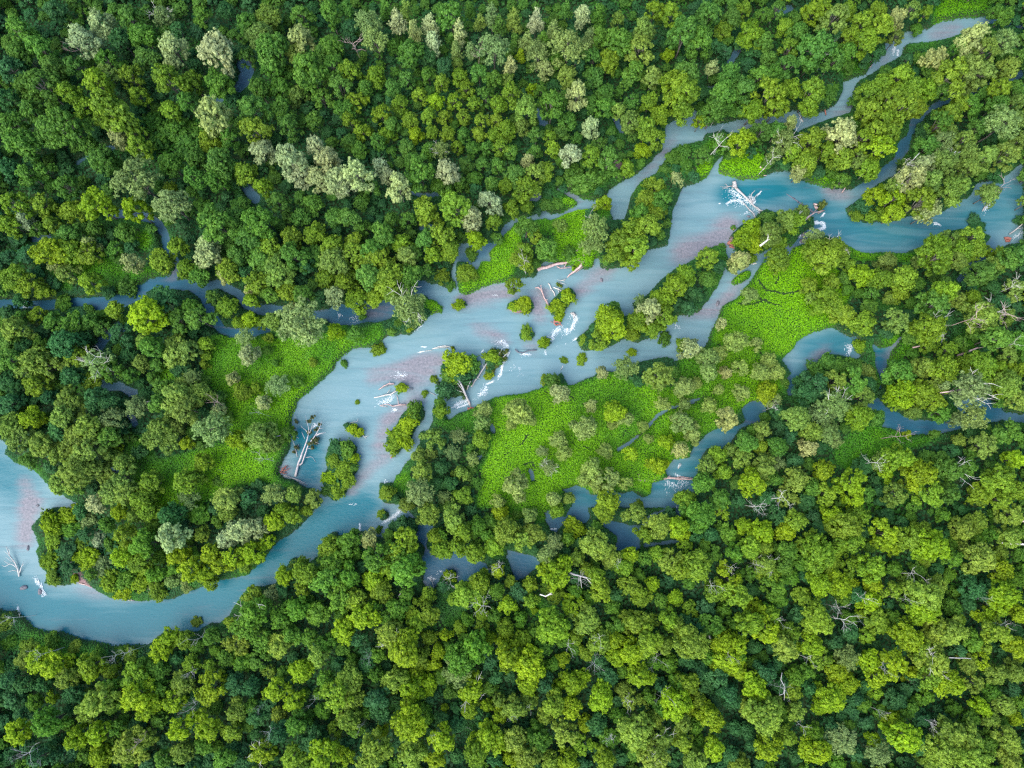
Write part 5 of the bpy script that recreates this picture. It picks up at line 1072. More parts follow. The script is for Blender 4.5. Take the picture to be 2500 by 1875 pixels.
def snag_mesh(seed, mat):
    rng = np.random.default_rng(seed)
    t = Tubes()
    lean = rng.normal(0, .16, 2)
    zs = np.linspace(-.1, 2.5, 7)
    pts = [(lean[0] * z + .03 * math.sin(z * 3 + seed), lean[1] * z, z) for z in zs]
    t.add(pts, [.046 - .005 * k for k in range(7)], 6)
    for k in range(6):
        a = k * 2.4 + rng.uniform(-.5, .5)
        b = pts[int(rng.integers(4, 7))]
        bare_twigs(t, rng, b, (math.cos(a), math.sin(a), rng.uniform(.05, .8)), rng.uniform(.65, 1.05), .019, 2 if k < 2 else 1)
    return t.mesh('snag', mat)
snag_protos = {k: [snag_mesh(700 + 10 * n + i, SW[k][0]) for i in range(4)] for n, k in enumerate(SW)}
sn = []
for fr, x, y, r, k in SNAGS:
    (px, py), = F(fr, [(x, y)])
    sn.append(dict(px=px, py=py, r=r * FR[fr][2], c='G', tall=False, bare=False, k=k))
for k in SW:
    CWORD['G'] = 'bare ' + SW[k][1]
    label_all([t for t in sn if t['k'] == k], 'dead tree')
for t in sn:
    R = t['r'] * mpp(t['px'], t['py'], 6) * .86
    H = min(12.0, max(7.5, 2.9 * R + 3.5))
    x, y = at(t['px'], t['py'], H * .92)
    z = float(ground_z(np.array([x]), np.array([y]))[0][0])
    o = link('dead_tree', snag_protos[t['k']][int(rng.integers(0, 4))])
    o.location = (x, y, z); o.rotation_euler = (0, 0, rng.uniform(0, 6.283)); o.scale = (R, R, H / 2.75)
    tag(o, t['label'], 'dead tree', 'standing dead trees')

# ------------------------------------------------------------------ fallen trunks and driftwood: frame, material, label, [(points, r0, r1, height0, height1)...]
LOGS = [
 ('Z5', PINKWOOD, 'fallen_log', 'long pink barkless trunk lying level along the bright grass bank', [("480 730 780 640 1130 560 1460 460", .50, .24, .1, .9), ("920 650 1000 690 1110 685 1240 670", .18, .10, .3, .3), ("1080 670 1140 570", .12, .10, .3, .7), ("1150 560 1160 440 1195 360 1290 355 1340 300 1395 270", .20, .07, .7, 1.6), ("1200 360 1195 320", .1, .05, 1.2, 1.6), ("1340 300 1390 300", .07, .04, 1.5, 1.6), ("1150 520 1185 490 1190 540", .1, .06, .8, 1.1), ("790 640 790 615", .12, .1, .4, .7)]),
 ('Z5', PINKWOOD, 'fallen_log', 'pink trunk slanting down into the river below the long log', [("1150 900 1200 850 1300 760 1440 660 1500 570", .12, .48, .0, .8), ("1500 580 1565 490", .3, .12, .8, 1.2), ("1500 570 1400 520 1330 530 1280 545", .28, .14, .8, .7), ("1550 620 1420 730 1340 790", .12, .06, .5, .1), ("1490 560 1480 520", .2, .1, .9, 1.3)]),
 ('Z5', PINKWOOD, 'broken_stump', 'short pink broken stump leaning in the bright grass', [("1520 410 1530 320 1555 240", .42, .30, .5, 1.6), ("1500 330 1490 370", .1, .06, 1.0, .9)]),
 ('Z5', PINKWOOD, 'fallen_log', 'pale pink curved trunk with a split top beside the gravel islet', [("425 1135 500 1115 545 1150 600 1250 640 1370 720 1520 760 1560", .12, .30, .6, .5), ("600 1250 575 1160 555 1080", .16, .09, .5, 1.2), ("555 1080 575 1065", .07, .05, 1.2, 1.4), ("555 1090 535 1075", .07, .05, 1.1, 1.3), ("430 1135 480 1130 540 1160", .10, .16, .4, .5), ("680 1400 710 1400", .12, .08, .6, 1.0)]),
 ('Z5', BLEACH, 'driftwood_branch', 'white crooked branch between the curved trunk and a bush', [("720 1030 750 1060 795 1160 855 1240 870 1315", .15, .14, .1, .2), ("800 1170 770 1190", .1, .05, .3, .5)]),
 ('Z5', BLEACH, 'driftwood_branch', 'white forked branch stuck above the midstream bush', [("840 1120 930 1160 1025 1195", .13, .12, .2, .2), ("940 1170 975 1260 1000 1330", .10, .07, .2, .2), ("930 1155 985 1110", .08, .05, .3, .4)]),
 ('Z5', BLEACH, 'driftwood_branch', 'white twiggy branch tips breaking the water below the slanting trunk', [("1125 920 1080 950 1000 975", .08, .10, .1, .2), ("1060 960 1090 985", .06, .04, .2, .2), ("1040 955 960 965 930 940", .07, .03, .2, .4), ("1130 1055 1050 1035 980 1010", .05, .09, .3, .2), ("980 1010 890 1025", .07, .03, .3, .4)]),
 ('Z5', BLEACH, 'driftwood_branch', 'thin white stub standing out of the shallow by the grass point', [("1705 570 1740 635", .08, .06, .1, .5)]),
 ('Z2', BLEACH, 'driftwood_log', 'long thin bleached log trailing from a tiny bush in the shallows', [("635 622 700 600 760 592 815 600", .08, .16, .05, .2), ("650 622 720 608 790 610", .05, .08, .05, .15), ("490 660 560 645 640 632", .05, .07, .0, .05)]),
 ('Z2', PINKWOOD, 'driftwood_log', 'reddish waterworn log at the upper edge of the white rapids', [("100 1030 150 995 200 968 255 970", .12, .26, .05, .3), ("150 990 180 985", .16, .08, .2, .4), ("215 965 205 945", .1, .06, .3, .6)]),
 ('Z2', BLEACH, 'driftwood_log', 'pale jagged log across the middle of the small rapids', [("55 1110 150 1090 220 1078 280 1040", .12, .2, .05, .25), ("150 1095 180 1070", .12, .06, .2, .5), ("225 1075 250 1055 262 1030", .1, .05, .2, .5), ("190 1060 220 1020", .08, .05, .1, .2)]),
 ('Z2', PINKWOOD, 'driftwood_log', 'branched driftwood at the lower edge of the small rapids', [("110 1190 180 1172 240 1195 300 1185 370 1178", .07, .16, .05, .25), ("300 1185 290 1110 275 1080", .10, .07, .2, .3), ("290 1185 330 1170", .1, .06, .2, .4), ("110 1190 190 1203", .07, .06, .0, .1)]),
 ('Z2', DARKWOOD, 'driftwood_branch', 'dark snagged twigs right of the small rapids bush', [("400 1010 430 1030 445 1020", .07, .05, .1, .2), ("430 1005 440 1030", .06, .05, .1, .3)]),
 ('Z2', GREYWOOD, 'fallen_tree', 'grey leaning trunk with white foam at its foot on the log-jam islet', [("1015 1190 985 1120 960 1060 920 970 885 885", .34, .14, .0, 2.6), ("985 1130 945 1040 890 965", .14, .09, .6, 2.4), ("985 1030 1000 985 1022 945", .14, .08, .8, 1.6), ("920 970 890 930", .1, .05, 2.2, 2.7), ("880 1010 850 1025 840 1000", .1, .05, .8, 1.2), ("850 1015 900 1000", .1, .06, .8, 1.0), ("960 1060 900 1040 860 1020", .1, .06, 1.2, 1.2)]),
 ('Z2', REDWOOD, 'driftwood_root', 'reddish-brown upturned root mass below the leaning grey trunk', [("990 1225 1020 1215 1050 1220", .35, .3, .2, .4), ("1005 1235 1025 1200", .3, .2, .2, .6), ("1040 1225 1060 1205", .15, .05, .3, .7), ("1000 1215 985 1200", .12, .05, .3, .6)]),
 ('Z2', GREYWOOD, 'fallen_log', 'slim grey log leaning from water towards the upper leafy snag', [("1028 1000 1060 950 1095 905 1150 810 1205 735", .26, .14, .0, 1.0), ("1150 810 1140 770", .1, .05, .8, 1.3), ("1095 905 1110 930", .1, .05, .4, .2)]),
 ('Z2', BLEACH, 'driftwood_branch', 'bleached parallel branches on the leafy snag above the log jam', [("1265 712 1325 640", .13, .09, .8, 1.2), ("1325 722 1400 655", .11, .07, .6, .9), ("1190 780 1215 745", .1, .06, .7, 1.0), ("1300 690 1340 610", .09, .05, .9, 1.3)]),
 ('Z2', DARKWOOD, 'driftwood_log', 'dark wet log bridging two small bushes above the pale rapids', [("1465 628 1490 655 1540 662 1600 640 1680 632", .12, .16, .1, .2), ("1500 655 1465 612", .09, .05, .2, .5), ("1540 660 1520 690", .08, .05, .1, .2), ("1640 630 1660 610", .07, .04, .2, .5)]),
 ('Z2', REDWOOD, 'driftwood_root', 'dark red root tangle at the foot of the midstream double bush', [("1850 350 1890 345 1920 360", .3, .2, .3, .5), ("1860 330 1855 370 1885 390", .22, .12, .4, .3), ("1865 382 1925 378", .2, .12, .2, .3), ("1900 350 1935 395", .12, .06, .4, .2), ("1840 355 1815 350", .12, .05, .3, .3)]),
 ('Z2', GREYWOOD, 'driftwood_stump', 'grey stump breaking the foam at the head of the rapids', [("2020 270 2050 265 2065 290", .28, .3, .0, .35), ("2050 270 2055 330", .22, .14, .2, .0)]),
 ('Z2', BLEACH, 'driftwood_branch', 'short white stick standing near the meadow corner in pale water', [("1922 832 1945 790", .1, .09, .1, .9)]),
 ('Z2', GREYWOOD, 'driftwood_branch', 'thin grey stick running from a tiny shrub to the gravel', [("605 1055 640 1070 672 1088", .07, .06, .1, .1)]),
 ('Z3', GREYWOOD, 'fallen_tree', 'great fallen tree lying across white water with upturned tan roots', [("455 345 560 450 680 555 740 625 800 670 860 705 920 715", .36, .12, .1, .3), ("450 345 430 300 445 260", .75, .5, .4, 1.0), ("440 310 470 270", .4, .2, .7, 1.3), ("420 330 350 342 290 352 240 340", .14, .04, .6, .7), ("350 340 320 305 300 300", .1, .04, .6, .8), ("400 330 330 358 260 380", .14, .04, .5, .3), ("690 500 715 440 760 400", .12, .10, .2, 1.0), ("730 560 765 490 800 450 855 405", .14, .04, .3, .9), ("690 520 700 560 720 580", .3, .26, .2, .2), ("665 685 720 730 750 770 772 830", .2, .12, .2, .4), ("740 770 760 730", .1, .06, .3, .7), ("820 720 850 850", .16, .13, .2, .6), ("870 775 945 855", .14, .1, .0, .1), ("780 650 830 700 850 690", .22, .2, .3, .5), ("570 570 630 640 700 720", .16, .14, .0, .1)]),
 ('Z3', DARKWOOD, 'driftwood_log', 'straight dark log half sunk in the turquoise reach', [("1200 430 1240 462 1340 520 1460 608 1520 650 1580 692 1650 745", .10, .34, -.12, .15), ("1410 570 1395 585", .14, .08, .1, .2), ("1340 520 1360 505", .1, .06, .1, .3), ("1580 692 1620 672", .12, .06, .1, .2)]),
 ('Z3', PINKWOOD, 'broken_stump', 'tan rounded stump at the end of the sunken dark log', [("1660 610 1670 650 1690 670", .42, .36, .2, .8), ("1640 600 1690 615", .3, .24, .5, .9), ("1690 660 1710 690", .24, .12, .5, .5)]),
 ('Z3', BLEACH, 'fallen_log', 'white crooked dead trunk lying over the log-jam island trees', [("830 1232 900 1180 950 1140 985 1090", .26, .2, 6.2, 6.6), ("985 1090 1010 1040 1082 970", .16, .09, 6.6, 7.0), ("945 1140 955 1090 950 1050", .13, .06, 6.6, 7.0), ("955 1140 985 1135", .13, .06, 6.6, 6.9)]),
 ('Z3', BLEACH, 'driftwood_branch', 'bleached sticks leaning left over the island shore', [("1155 892 1210 840 1330 730", .12, .08, 5.2, 5.2), ("1330 735 1340 720", .08, .06, 5.2, 5.5)]),
 ('Z3', BLEACH, 'driftwood_branch', 'forked bleached stick beside the island with tip over water', [("1275 892 1390 790 1470 705", .12, .08, 5.2, 4.8), ("1410 770 1440 700", .08, .05, 4.9, 5.4)]),
 ('Z3', PINKWOOD, 'fallen_log', 'pair of long slim trunks reaching to the tan stump', [("1470 870 1560 790 1660 730 1800 698", .13, .16, 4.6, .8), ("1500 860 1600 770 1690 670", .1, .12, 4.6, .8), ("1700 745 1790 705", .12, .08, .5, .6)]),
 ('Z3', BLEACH, 'driftwood_branch', 'short upright white stick by the island top', [("908 970 912 920 918 875", .13, .1, 5.2, 6.0)]),
 ('Z3', REDWOOD, 'driftwood_root', 'dark red root mass on the gravel at the island tip', [("350 1180 390 1200 430 1215", .5, .4, .1, .4), ("380 1160 400 1210", .4, .3, .3, .3), ("370 1240 440 1255 530 1265", .25, .16, .0, .2), ("430 970 440 990", .3, .3, .0, .1)]),
 ('Z3', PINKWOOD, 'broken_stump', 'pink stub on the bank below the green tongue', [("2060 435 2080 400 2115 355", .2, .16, .2, 1.0)]),
 ('Z3', PINKWOOD, 'broken_stump', 'pale pink snapped trunk at the right end of the grassy dome', [("830 45 855 60 880 85", .35, .25, 1.4, 1.2), ("870 90 930 55", .12, .07, 1.6, 2.0), ("870 160 900 175 930 175", .12, .1, .4, .3)]),
 ('Z3', BLEACH, 'driftwood_branch', 'bleached sticks at the right foot of the grey-leaved islet tree', [("700 1500 740 1500 780 1492", .14, .12, .6, .8), ("185 1340 212 1310", .08, .06, .1, .3)]),
 ('Z4', PALEWOOD, 'fallen_tree', 'big forked fallen tree with pinkish trunk lying in the river', [("375 1125 400 1010 430 920 470 780 515 680 545 590 570 500", .46, .16, .2, 1.4), ("430 960 470 930 500 860 530 770 560 680 610 600 690 490 735 400 775 290", .34, .07, .3, 1.6), ("690 500 740 480 835 462", .12, .04, 1.2, 1.5), ("690 515 760 480 800 490", .09, .04, 1.1, 1.3), ("575 500 530 430 480 390 455 360", .12, .04, 1.3, 1.6), ("580 480 570 380 545 300 525 205", .12, .04, 1.4, 1.8), ("590 470 620 390 640 310", .1, .04, 1.4, 1.8), ("515 560 490 500 470 455", .1, .05, 1.0, 1.4), ("590 620 660 600 740 640", .1, .04, 1.0, .9), ("540 840 610 830 640 850 685 915", .1, .03, .5, .0), ("570 700 630 720 640 690", .08, .04, .8, 1.0), ("400 350 395 290 365 195", .08, .03, .1, .5), ("405 835 380 720 350 620 320 560", .12, .04, .1, .5), ("380 720 430 640", .07, .03, .3, .6), ("380 730 320 745", .06, .03, .3, .5), ("640 400 700 350 720 300", .07, .03, 1.4, 1.7), ("730 410 790 400", .06, .03, 1.4, 1.6), ("345 425 400 430", .06, .05, .1, .2), ("375 525 430 555", .06, .04, .1, .2)]),
 ('Z4', GREYWOOD, 'driftwood_log', 'grey splintered log at the foot of the big forked fallen tree', [("200 1110 260 1130 330 1145 420 1195 490 1230 550 1258", .12, .14, .3, .1), ("330 1150 430 1180 500 1215 535 1200", .24, .05, .3, .5), ("200 1130 280 1135", .14, .1, .4, .4), ("430 1190 480 1250", .1, .04, .2, .1), ("220 1105 290 1130", .12, .1, .4, .5)]),
 ('Z4', REDWOOD, 'driftwood_root', 'reddish dry branches heaped on the bank by the forked tree', [("150 1080 200 1000 260 960", .14, .08, .2, .4), ("160 1040 240 1040 290 1000", .12, .06, .2, .4), ("190 1090 230 1020 230 950", .12, .06, .3, .5), ("170 1010 240 980", .1, .06, .2, .5), ("140 1050 200 1080 250 1080", .12, .08, .1, .3)]),
 ('Z4', REDWOOD, 'broken_stump', 'small reddish stub at the lower tip of the shoal bush', [("1808 850 1850 798", .16, .2, .0, .4)]),
 ('Z4', BLEACH, 'driftwood_branch', 'white twigs trailing from the small midstream bush', [("1380 500 1420 540 1440 560", .08, .05, .2, .1), ("1420 530 1480 515", .07, .04, .2, .2), ("1180 330 1250 310 1305 300 1318 255", .07, .05, .1, .4)]),
 ('T5', PINKWOOD, 'fallen_log', 'mauve trunk projecting from the meadow tip into the right channel', [("1888 1482 1960 1484 2040 1474 2110 1470 2200 1478 2270 1482", .5, .16, .5, .1), ("1888 1482 1893 1444", .36, .2, .5, .9), ("2050 1475 2090 1455", .14, .08, .3, .6), ("2110 1472 2160 1462 2230 1470", .13, .1, .2, .2), ("1980 1480 2010 1462", .16, .08, .5, .9)]),
 ('T5', BLEACH, 'driftwood_branch', 'small white stick standing in the right channel', [("2140 1410 2155 1382", .1, .07, .1, .4)]),
 ('T7', BLEACH, 'fallen_tree', 'bleached branchy dead tree stranded in the shallows at far left', [("122 447 112 400 95 360 70 325 55 300 38 255", .20, .06, .2, .7), ("105 392 85 375 60 368 30 385 10 375", .12, .04, .4, .7), ("108 412 80 408 50 418", .09, .03, .4, .5), ("124 425 135 390 150 350", .12, .04, .3, .7), ("80 340 55 310 25 285", .09, .03, .6, .8), ("60 308 60 280 48 262", .06, .03, .7, .9), ("88 352 70 350 35 322", .08, .03, .5, .7), ("60 368 40 360 25 345", .06, .03, .5, .6), ("140 380 155 365", .05, .03, .5, .6)]),
 ('T7', BLEACH, 'fallen_log', 'bleached thin trunk lying over the gravel gap on the left island', [("342 438 365 410 400 380 440 360 480 345", .16, .12, .4, .8), ("400 380 440 380", .1, .05, .6, .8), ("440 360 440 300", .1, .05, .7, 1.4)]),
 ('T7', REDWOOD, 'driftwood_log', 'dark red log on the mud at the left island shore', [("392 480 420 472 440 468", .28, .2, .1, .3), ("400 488 440 482", .18, .14, .1, .2)]),
 ('T7', PINKWOOD, 'driftwood_log', 'pale pink log on the mud right of the red log', [("500 490 540 500 582 516", .12, .2, .1, .2), ("560 505 580 500", .1, .05, .2, .4)]),
 ('T7', GREYWOOD, 'driftwood_log', 'small grey stick under the lower bend bushes', [("812 598 850 600", .12, .1, .05, .1), ("830 598 835 580", .1, .05, .1, .3)]),
 ('T6', PINKWOOD, 'fallen_log', 'mauve trunk leaning between trees at right of the dark channel', [("1780 697 1840 672 1912 644", .32, .2, 2.0, 3.2), ("1912 648 1950 640", .1, .05, 3.0, 3.4)]),
 ('T6', PINKWOOD, 'fallen_log', 'short brown trunk lying above the dark green bank', [("1497 645 1535 636 1582 624", .22, .2, 2.0, 2.6)]),
 ('T6', PINKWOOD, 'fallen_log', 'straight pinkish trunk lying across the grey-green tree at right', [("1672 930 1760 918 1862 900", .14, .24, 6.0, 6.6), ("1760 918 1700 924", .08, .05, 6.2, 6.4)]),
 ('T6', GREYWOOD, 'fallen_log', 'grey trunk on the ground right of the leaning mauve one', [("1890 672 1960 652", .18, .16, .6, .8), ("2090 360 2140 330", .2, .1, 3, 4)]),
 ('T3', BLEACH, 'fallen_log', 'long slanting white trunk on the peninsula point', [("1430 1088 1480 1035 1542 968", .18, .12, 5.2, 6.6), ("1480 1035 1500 1045", .08, .04, 6, 6.4)]),
 ('T3', BLEACH, 'fallen_log', 'shorter slanting white trunk higher on the peninsula', [("1688 1022 1730 990 1772 958", .15, .12, 7.0, 7.6), ("1740 985 1800 960", .06, .04, 7.4, 7.8)]),
 ('T3', GREYWOOD, 'driftwood_stump', 'grey stump in foam off the peninsula shore', [("1970 1290 1955 1312 1940 1335", .28, .16, .1, .1), ("1970 1285 1985 1275", .2, .1, .2, .4)]),
 ('T3', GREYWOOD, 'fallen_log', 'grey trunk sloping into the channel at the far right', [("2110 1482 2160 1445 2203 1410 2250 1380", .2, .12, .2, 1.6), ("2150 1450 2203 1440", .08, .05, .6, 1.0)]),
 ('T3', REDWOOD, 'driftwood_root', 'brown root mass in the far right channel', [("2080 1510 2100 1500 2120 1515", .5, .45, .1, .4), ("2085 1525 2115 1525", .4, .3, .0, .2)]),
 ('T3', REDWOOD, 'driftwood_log', 'red-brown log at the base of the north channel trees', [("940 680 945 705 950 728", .2, .18, .2, .2)]),
 ('T3', BLEACH, 'driftwood_branch', 'white snagged branch in the north channel', [("778 718 790 745 806 772", .12, .1, .1, .2), ("790 745 800 735", .08, .05, .2, .4)]),
 ('T3', PINKWOOD, 'driftwood_branch', 'thin stick across the north channel narrows', [("1205 440 1235 420 1242 405", .1, .08, .2, .5)]),
 ('T8', GREYWOOD, 'driftwood_log', 'curved grey log on the dark floor near the bottom edge', [("728 1428 760 1410 790 1400 820 1405 845 1425", .24, .2, .9, .9)]),
 ('T8', BLEACH, 'fallen_log', 'short bright crooked branch over the forest below the right pool', [("1265 560 1300 572 1325 560 1342 545", .14, .2, 6.0, 6.2), ("1325 560 1345 562", .1, .05, 6.1, 6.4)]),
 ('T8', GREYWOOD, 'fallen_log', 'grey forked trunk lying on crowns right of the blue pools', [("1455 422 1510 440 1560 455 1595 495", .26, .12, 6.0, 6.4), ("1530 445 1580 460 1600 480", .12, .05, 6.2, 6.6), ("1520 440 1530 520", .12, .05, 6.2, 5.4)]),
 ('T8', GREYWOOD, 'broken_stump', 'short grey stump in the dark wood left of the grassy gap', [("365 585 392 545", .24, .2, 2, 3.2)]),
 ('T8', BLEACH, 'driftwood_branch', 'pale thin stick hanging into the left blue pool', [("592 550 590 500 575 460", .1, .06, .6, .1), ("588 480 570 450", .07, .04, .3, .2)]),
 ('T8', GREYWOOD, 'driftwood_stump', 'grey stone-like stump in the shaded grassy gap', [("690 590 694 612", .22, .2, .7, .9)]),
 ('T4', GREYWOOD, 'driftwood_log', 'brown log lying on the lower left meadow', [("1370 1410 1410 1430 1448 1450", .26, .18, 1.0, 1.0), ("1410 1430 1435 1425", .1, .05, 1.1, 1.4)]),
 ('T4', BLEACH, 'fallen_log', 'white trunk leaning from the bank tree above the forked tree', [("1705 1220 1740 1210 1775 1200", .2, .18, 3, 3.4), ("1775 1200 1810 1215", .1, .05, 3.4, 3.6)]),
 ('T4', GREYWOOD, 'fallen_log', 'pale grey trunk in the gap above the left meadow', [("925 988 970 985", .26, .24, 2, 2.2)]),
 ('T9', BLEACH, 'fallen_log', 'long straight white trunk at the right edge', [("2062 234 2120 238 2230 244", .16, .2, 5, 6), ("2190 238 2230 250", .08, .05, 6, 6)]),
 ('T9', GREYWOOD, 'fallen_log', 'thin straight grey trunk in the lower right forest', [("1725 960 1790 962 1868 967", .12, .1, 6, 6.4)]),
 ('T9', PINKWOOD, 'fallen_log', 'pinkish trunk at the upper right of the lower forest', [("2118 105 2160 98 2230 93", .2, .26, 4, 5)]),
 ('T9', GREYWOOD, 'driftwood_log', 'curved grey log in the shade of the lower right forest', [("210 820 222 845 255 855", .22, .18, 3, 3)]),
 ('T9', BLEACH, 'driftwood_branch', 'sinuous pale branch in the dark gap at lower right', [("672 1055 665 1100 690 1150 680 1190 655 1198", .1, .07, 5, 5.5), ("690 1150 685 1230", .07, .05, 5.4, 5)]),
]
for fr, mat, name, lab, parts in LOGS:
    t = Tubes()
    lr = np.random.default_rng(len(lab) * 7 + len(parts))
    org = None
    for s, r0, r1, h0, h1 in parts:
        k_ = .45 if 'big forked' in lab else .66
        r0, r1 = r0 * k_, r1 * k_
        pp = F(fr, P(s))
        P3 = []
        for k, (px, py) in enumerate(pp):
            f = k / (len(pp) - 1)
            z = WATER_Z + .02 + h0 + (h1 - h0) * f
            x, y = at(px, py, z)
            P3.append((x, y, z))
        if org is None:
            org = np.array(P3[0])
        # resample with a little wobble
        Q3, rr = [], []
        for k in range(len(P3) - 1):
            a, b = np.array(P3[k]), np.array(P3[k + 1])
            m = max(1, int(np.linalg.norm(b - a) / .7))
            for q in range(m):
                Q3.append(a + (b - a) * q / m)
        Q3.append(np.array(P3[-1]))
        n = len(Q3)
        for k in range(n):
            f = k / max(1, n - 1)
            r = r0 + (r1 - r0) * f
            if 0 < k < n - 1:
                Q3[k] = Q3[k] + lr.normal(0, .25, 3) * r * np.array([1, 1, .5])
            rr.append(r * lr.uniform(.88, 1.14))
        t.add([q - org for q in Q3], rr, 8 if r0 > .2 or r1 > .2 else 5)
    o = link(name, t.mesh(name, mat))
    o.location = org
    tag(o, lab, name.replace('_', ' '))

# leafy sprigs still green on the fallen trees (children of the fallen tree they grow on)
def sprig(parent, fr, spots, col, name='foliage'):
    rng = np.random.default_rng(len(spots))
    L = []
    for x, y, r, h in spots:
        (px, py), = F(fr, [(x, y)])
        X, Y = at(px, py, WATER_Z + h)
        R = r * FR[fr][2] * mpp(px, py)
        for k in range(4):
            L.append((X + rng.uniform(-.6, .6) * R, Y + rng.uniform(-.6, .6) * R, WATER_Z + h + rng.uniform(-.3, .2), R * .55))
    V, Q, T = [], [], []
    cs, ns = [], []
    for (x, y, z, r) in L:
        n = int(90 * r)
        e = rng.normal(size=(n, 3)); e /= np.linalg.norm(e, axis=1)[:, None]
        cs.append(np.array([x, y, z]) + e * (r * rng.uniform(.3, 1, n))[:, None] * np.array([1, 1, .6]))
        nn = e + np.array([0, 0, .6]); ns.append(nn / np.linalg.norm(nn, axis=1)[:, None])
    C = np.concatenate(cs); Nn = np.concatenate(ns)
    V, Q = leaf_quads(C - np.array(parent.location), Nn, rng.uniform(.12, .24, len(C)), 1.6, rng)
    o = link(name, mesh_np('foliage', V, Q, LEAF, [('tint', 'FLOAT', 'POINT', np.repeat(rng.random(len(C)), 4))]), parent)
    o.color = (*col, 1)
def find(lab):
    return next(o for o in COL.objects if o.get('label') == lab)
sprig(find('big forked fallen tree with pinkish trunk lying in the river'), 'Z4', [(600, 600, 60, 1.0), (580, 300, 50, 1.5), (690, 430, 50, 1.3), (560, 470, 60, 1.2), (660, 620, 60, .9), (400, 300, 40, .3), (400, 680, 50, .4), (610, 700, 50, .9), (740, 340, 40, 1.4), (350, 760, 30, .3), (680, 560, 60, 1.0), (640, 230, 40, 1.5), (340, 400, 30, .3)], (.10, .12, .04))
sprig(find('grey leaning trunk with white foam at its foot on the log-jam islet'), 'Z2', [(880, 1000, 60, .9), (930, 1080, 60, .7), (850, 1060, 60, .6), (760, 1000, 70, .8), (780, 1090, 50, .6), (960, 1000, 50, .9), (990, 950, 50, 1.0), (1040, 870, 60, 1.0), (720, 960, 50, .8), (820, 960, 70, 1.2)], (.05, .11, .03))
sprig(find('bleached parallel branches on the leafy snag above the log jam'), 'Z2', [(1220, 650, 60, .8), (1290, 690, 60, .9), (1250, 760, 50, .8), (1350, 700, 50, .7), (1220, 830, 50, .6), (1370, 640, 40, .8), (1190, 720, 40, .8), (1170, 780, 40, .7), (1280, 800, 40, .6)], (.13, .17, .03))
sprig(find('white twiggy branch tips breaking the water below the slanting trunk'), 'Z5', [(970, 1050, 60, .4), (930, 1040, 60, .4), (1000, 1080, 50, .3)], (.12, .19, .02))
sprig(find('long thin bleached log trailing from a tiny bush in the shallows'), 'Z2', [(842, 605, 22, .3), (850, 635, 20, .25)], (.17, .22, .01))
sprig(find('tan rounded stump at the end of the sunken dark log'), 'Z3', [(1740, 620, 70, .9), (1800, 600, 60, .8), (1720, 680, 60, .8), (1770, 650, 60, .7)], (.12, .17, .03))
sprig(find('pink trunk slanting down into the river below the long log'), 'Z5', [(1320, 630, 90, .6), (1370, 600, 80, .7), (1290, 690, 70, .5), (1590, 600, 90, .7), (1620, 540, 90, .8)], (.16, .30, .006))

# ------------------------------------------------------------------ stones in the river
def stone(fr, x, y, r, lab):
    (px, py), = F(fr, [(x, y)])
    X, Y = at(px, py, WATER_Z)
    rg = np.random.default_rng(int(x * 7 + y))
    n, m = 9, 6
    V = []
    for i in range(m + 1):
        th = math.pi * i / m
        for j in range(n):
            ph = 2 * math.pi * j / n
            k = r * (1 + .22 * math.sin(2 * ph + x) + .12 * math.cos(3 * ph + th * 2 + y)) * rg.uniform(.92, 1.08)
            V.append((k * math.sin(th) * math.cos(ph), .75 * k * math.sin(th) * math.sin(ph), .5 * k * math.cos(th)))
    Q = [(i * n + j, i * n + (j + 1) % n, (i + 1) * n + (j + 1) % n, (i + 1) * n + j) for i in range(m) for j in range(n)]
    o = link('river_stone', mesh_np('river_stone', np.array(V), np.array(Q), STONE, smooth_=True))
    o.location = (X, Y, WATER_Z + .02); o.rotation_euler = (0, 0, rg.uniform(0, 6))
    tag(o, lab, 'stone', 'stones in the river')
stone('Z5', 1920, 960, .42, 'small dark stone alone on the pink midstream shoal')
stone('T7', 255, 542, .55, 'brown stone below the foam streak at far left')
stone('T7', 152, 517, .6, 'dark flat stone left of the foam streak')
stone('T7', 178, 268, .4, 'small dark stone above the bleached stranded tree')
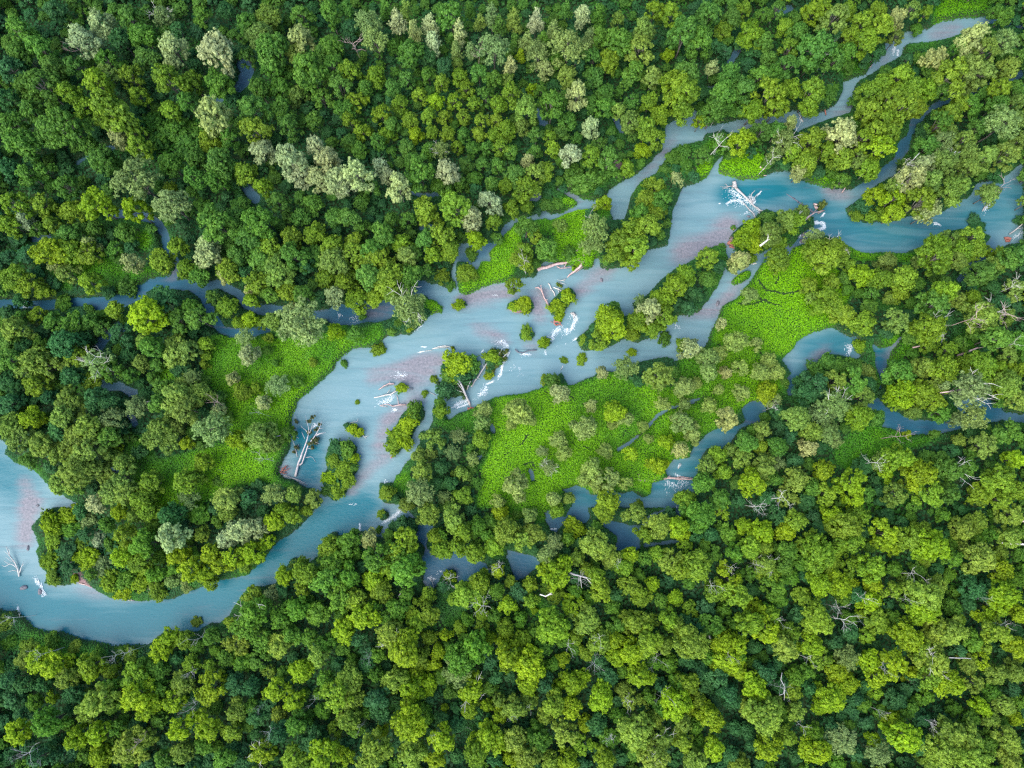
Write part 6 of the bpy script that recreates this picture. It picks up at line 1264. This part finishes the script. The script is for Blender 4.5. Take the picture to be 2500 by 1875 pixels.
stone('T4', 238, 1645, .3, 'tiny dark stone on the pink shoal at far left')
stone('T6', 265, 365, .5, 'brown stone in the channel left of the right meadow')
stone('Z3', 1480, 1150, .7, 'grey boulder in the narrow side channel by the island')
stone('Z3', 1490, 1060, .6, 'pale grey boulder above the side channel boulder')
stone('Z3', 660, 790, .35, 'small dark stone below the great fallen tree')

# ------------------------------------------------------------------ white water: streaks of foam lying on the surface
def white_water():
    rg = np.random.default_rng(99)
    V, Q = [], []
    n0 = 0
    for fr, s, hw, dens, ang in FOAM:
        pts = [np.array(at(px, py, WATER_Z)) for px, py in F(fr, P(s))]
        (qx, qy), = F(fr, [P(s)[0]])
        W = hw * FR[fr][2] * mpp(qx, qy)
        a0 = math.radians(ang)
        for k in range(len(pts) - 1):
            L = np.linalg.norm(pts[k + 1] - pts[k])
            for i in range(max(2, int(L * dens * max(1.0, W / .9) * 2.9))):
                f = rg.random()
                fl = np.array([math.cos(a0), math.sin(a0)])
                off = fl * (rg.exponential(.75) - .35) * W + np.array([-fl[1], fl[0]]) * rg.normal(0, .42) * W
                c = pts[k] + (pts[k + 1] - pts[k]) * f + off
                a = a0 + rg.normal(0, .27)
                ln = rg.uniform(.08, .36) * (1 if rg.random() < .85 else 2.4); wd_ = rg.uniform(.010, .042)
                t = np.array([math.cos(a), math.sin(a)]); b = np.array([-t[1], t[0]])
                z = WATER_Z + .012 + rg.random() * .07
                bend = rg.normal(0, .15) * ln
                for u, v in ((-.5, -.2), (0, -1), (.5, -.25), (.5, .25), (0, 1), (-.5, .2)):
                    p = c + t * u * ln + b * (v * wd_ + bend * (1 - 4 * u * u) * .5)
                    V.append((p[0], p[1], z + (.03 if u == 0 else 0)))
                Q.append((n0, n0 + 1, n0 + 4, n0 + 5)); Q.append((n0 + 1, n0 + 2, n0 + 3, n0 + 4))
                n0 += 6
    o = link('white_water', mesh_np('white_water', np.array(V), np.array(Q), FOAM_M))
    tag(o, 'white foam streaks of the rapids around logs and islets', 'foam', kind='stuff')
white_water()
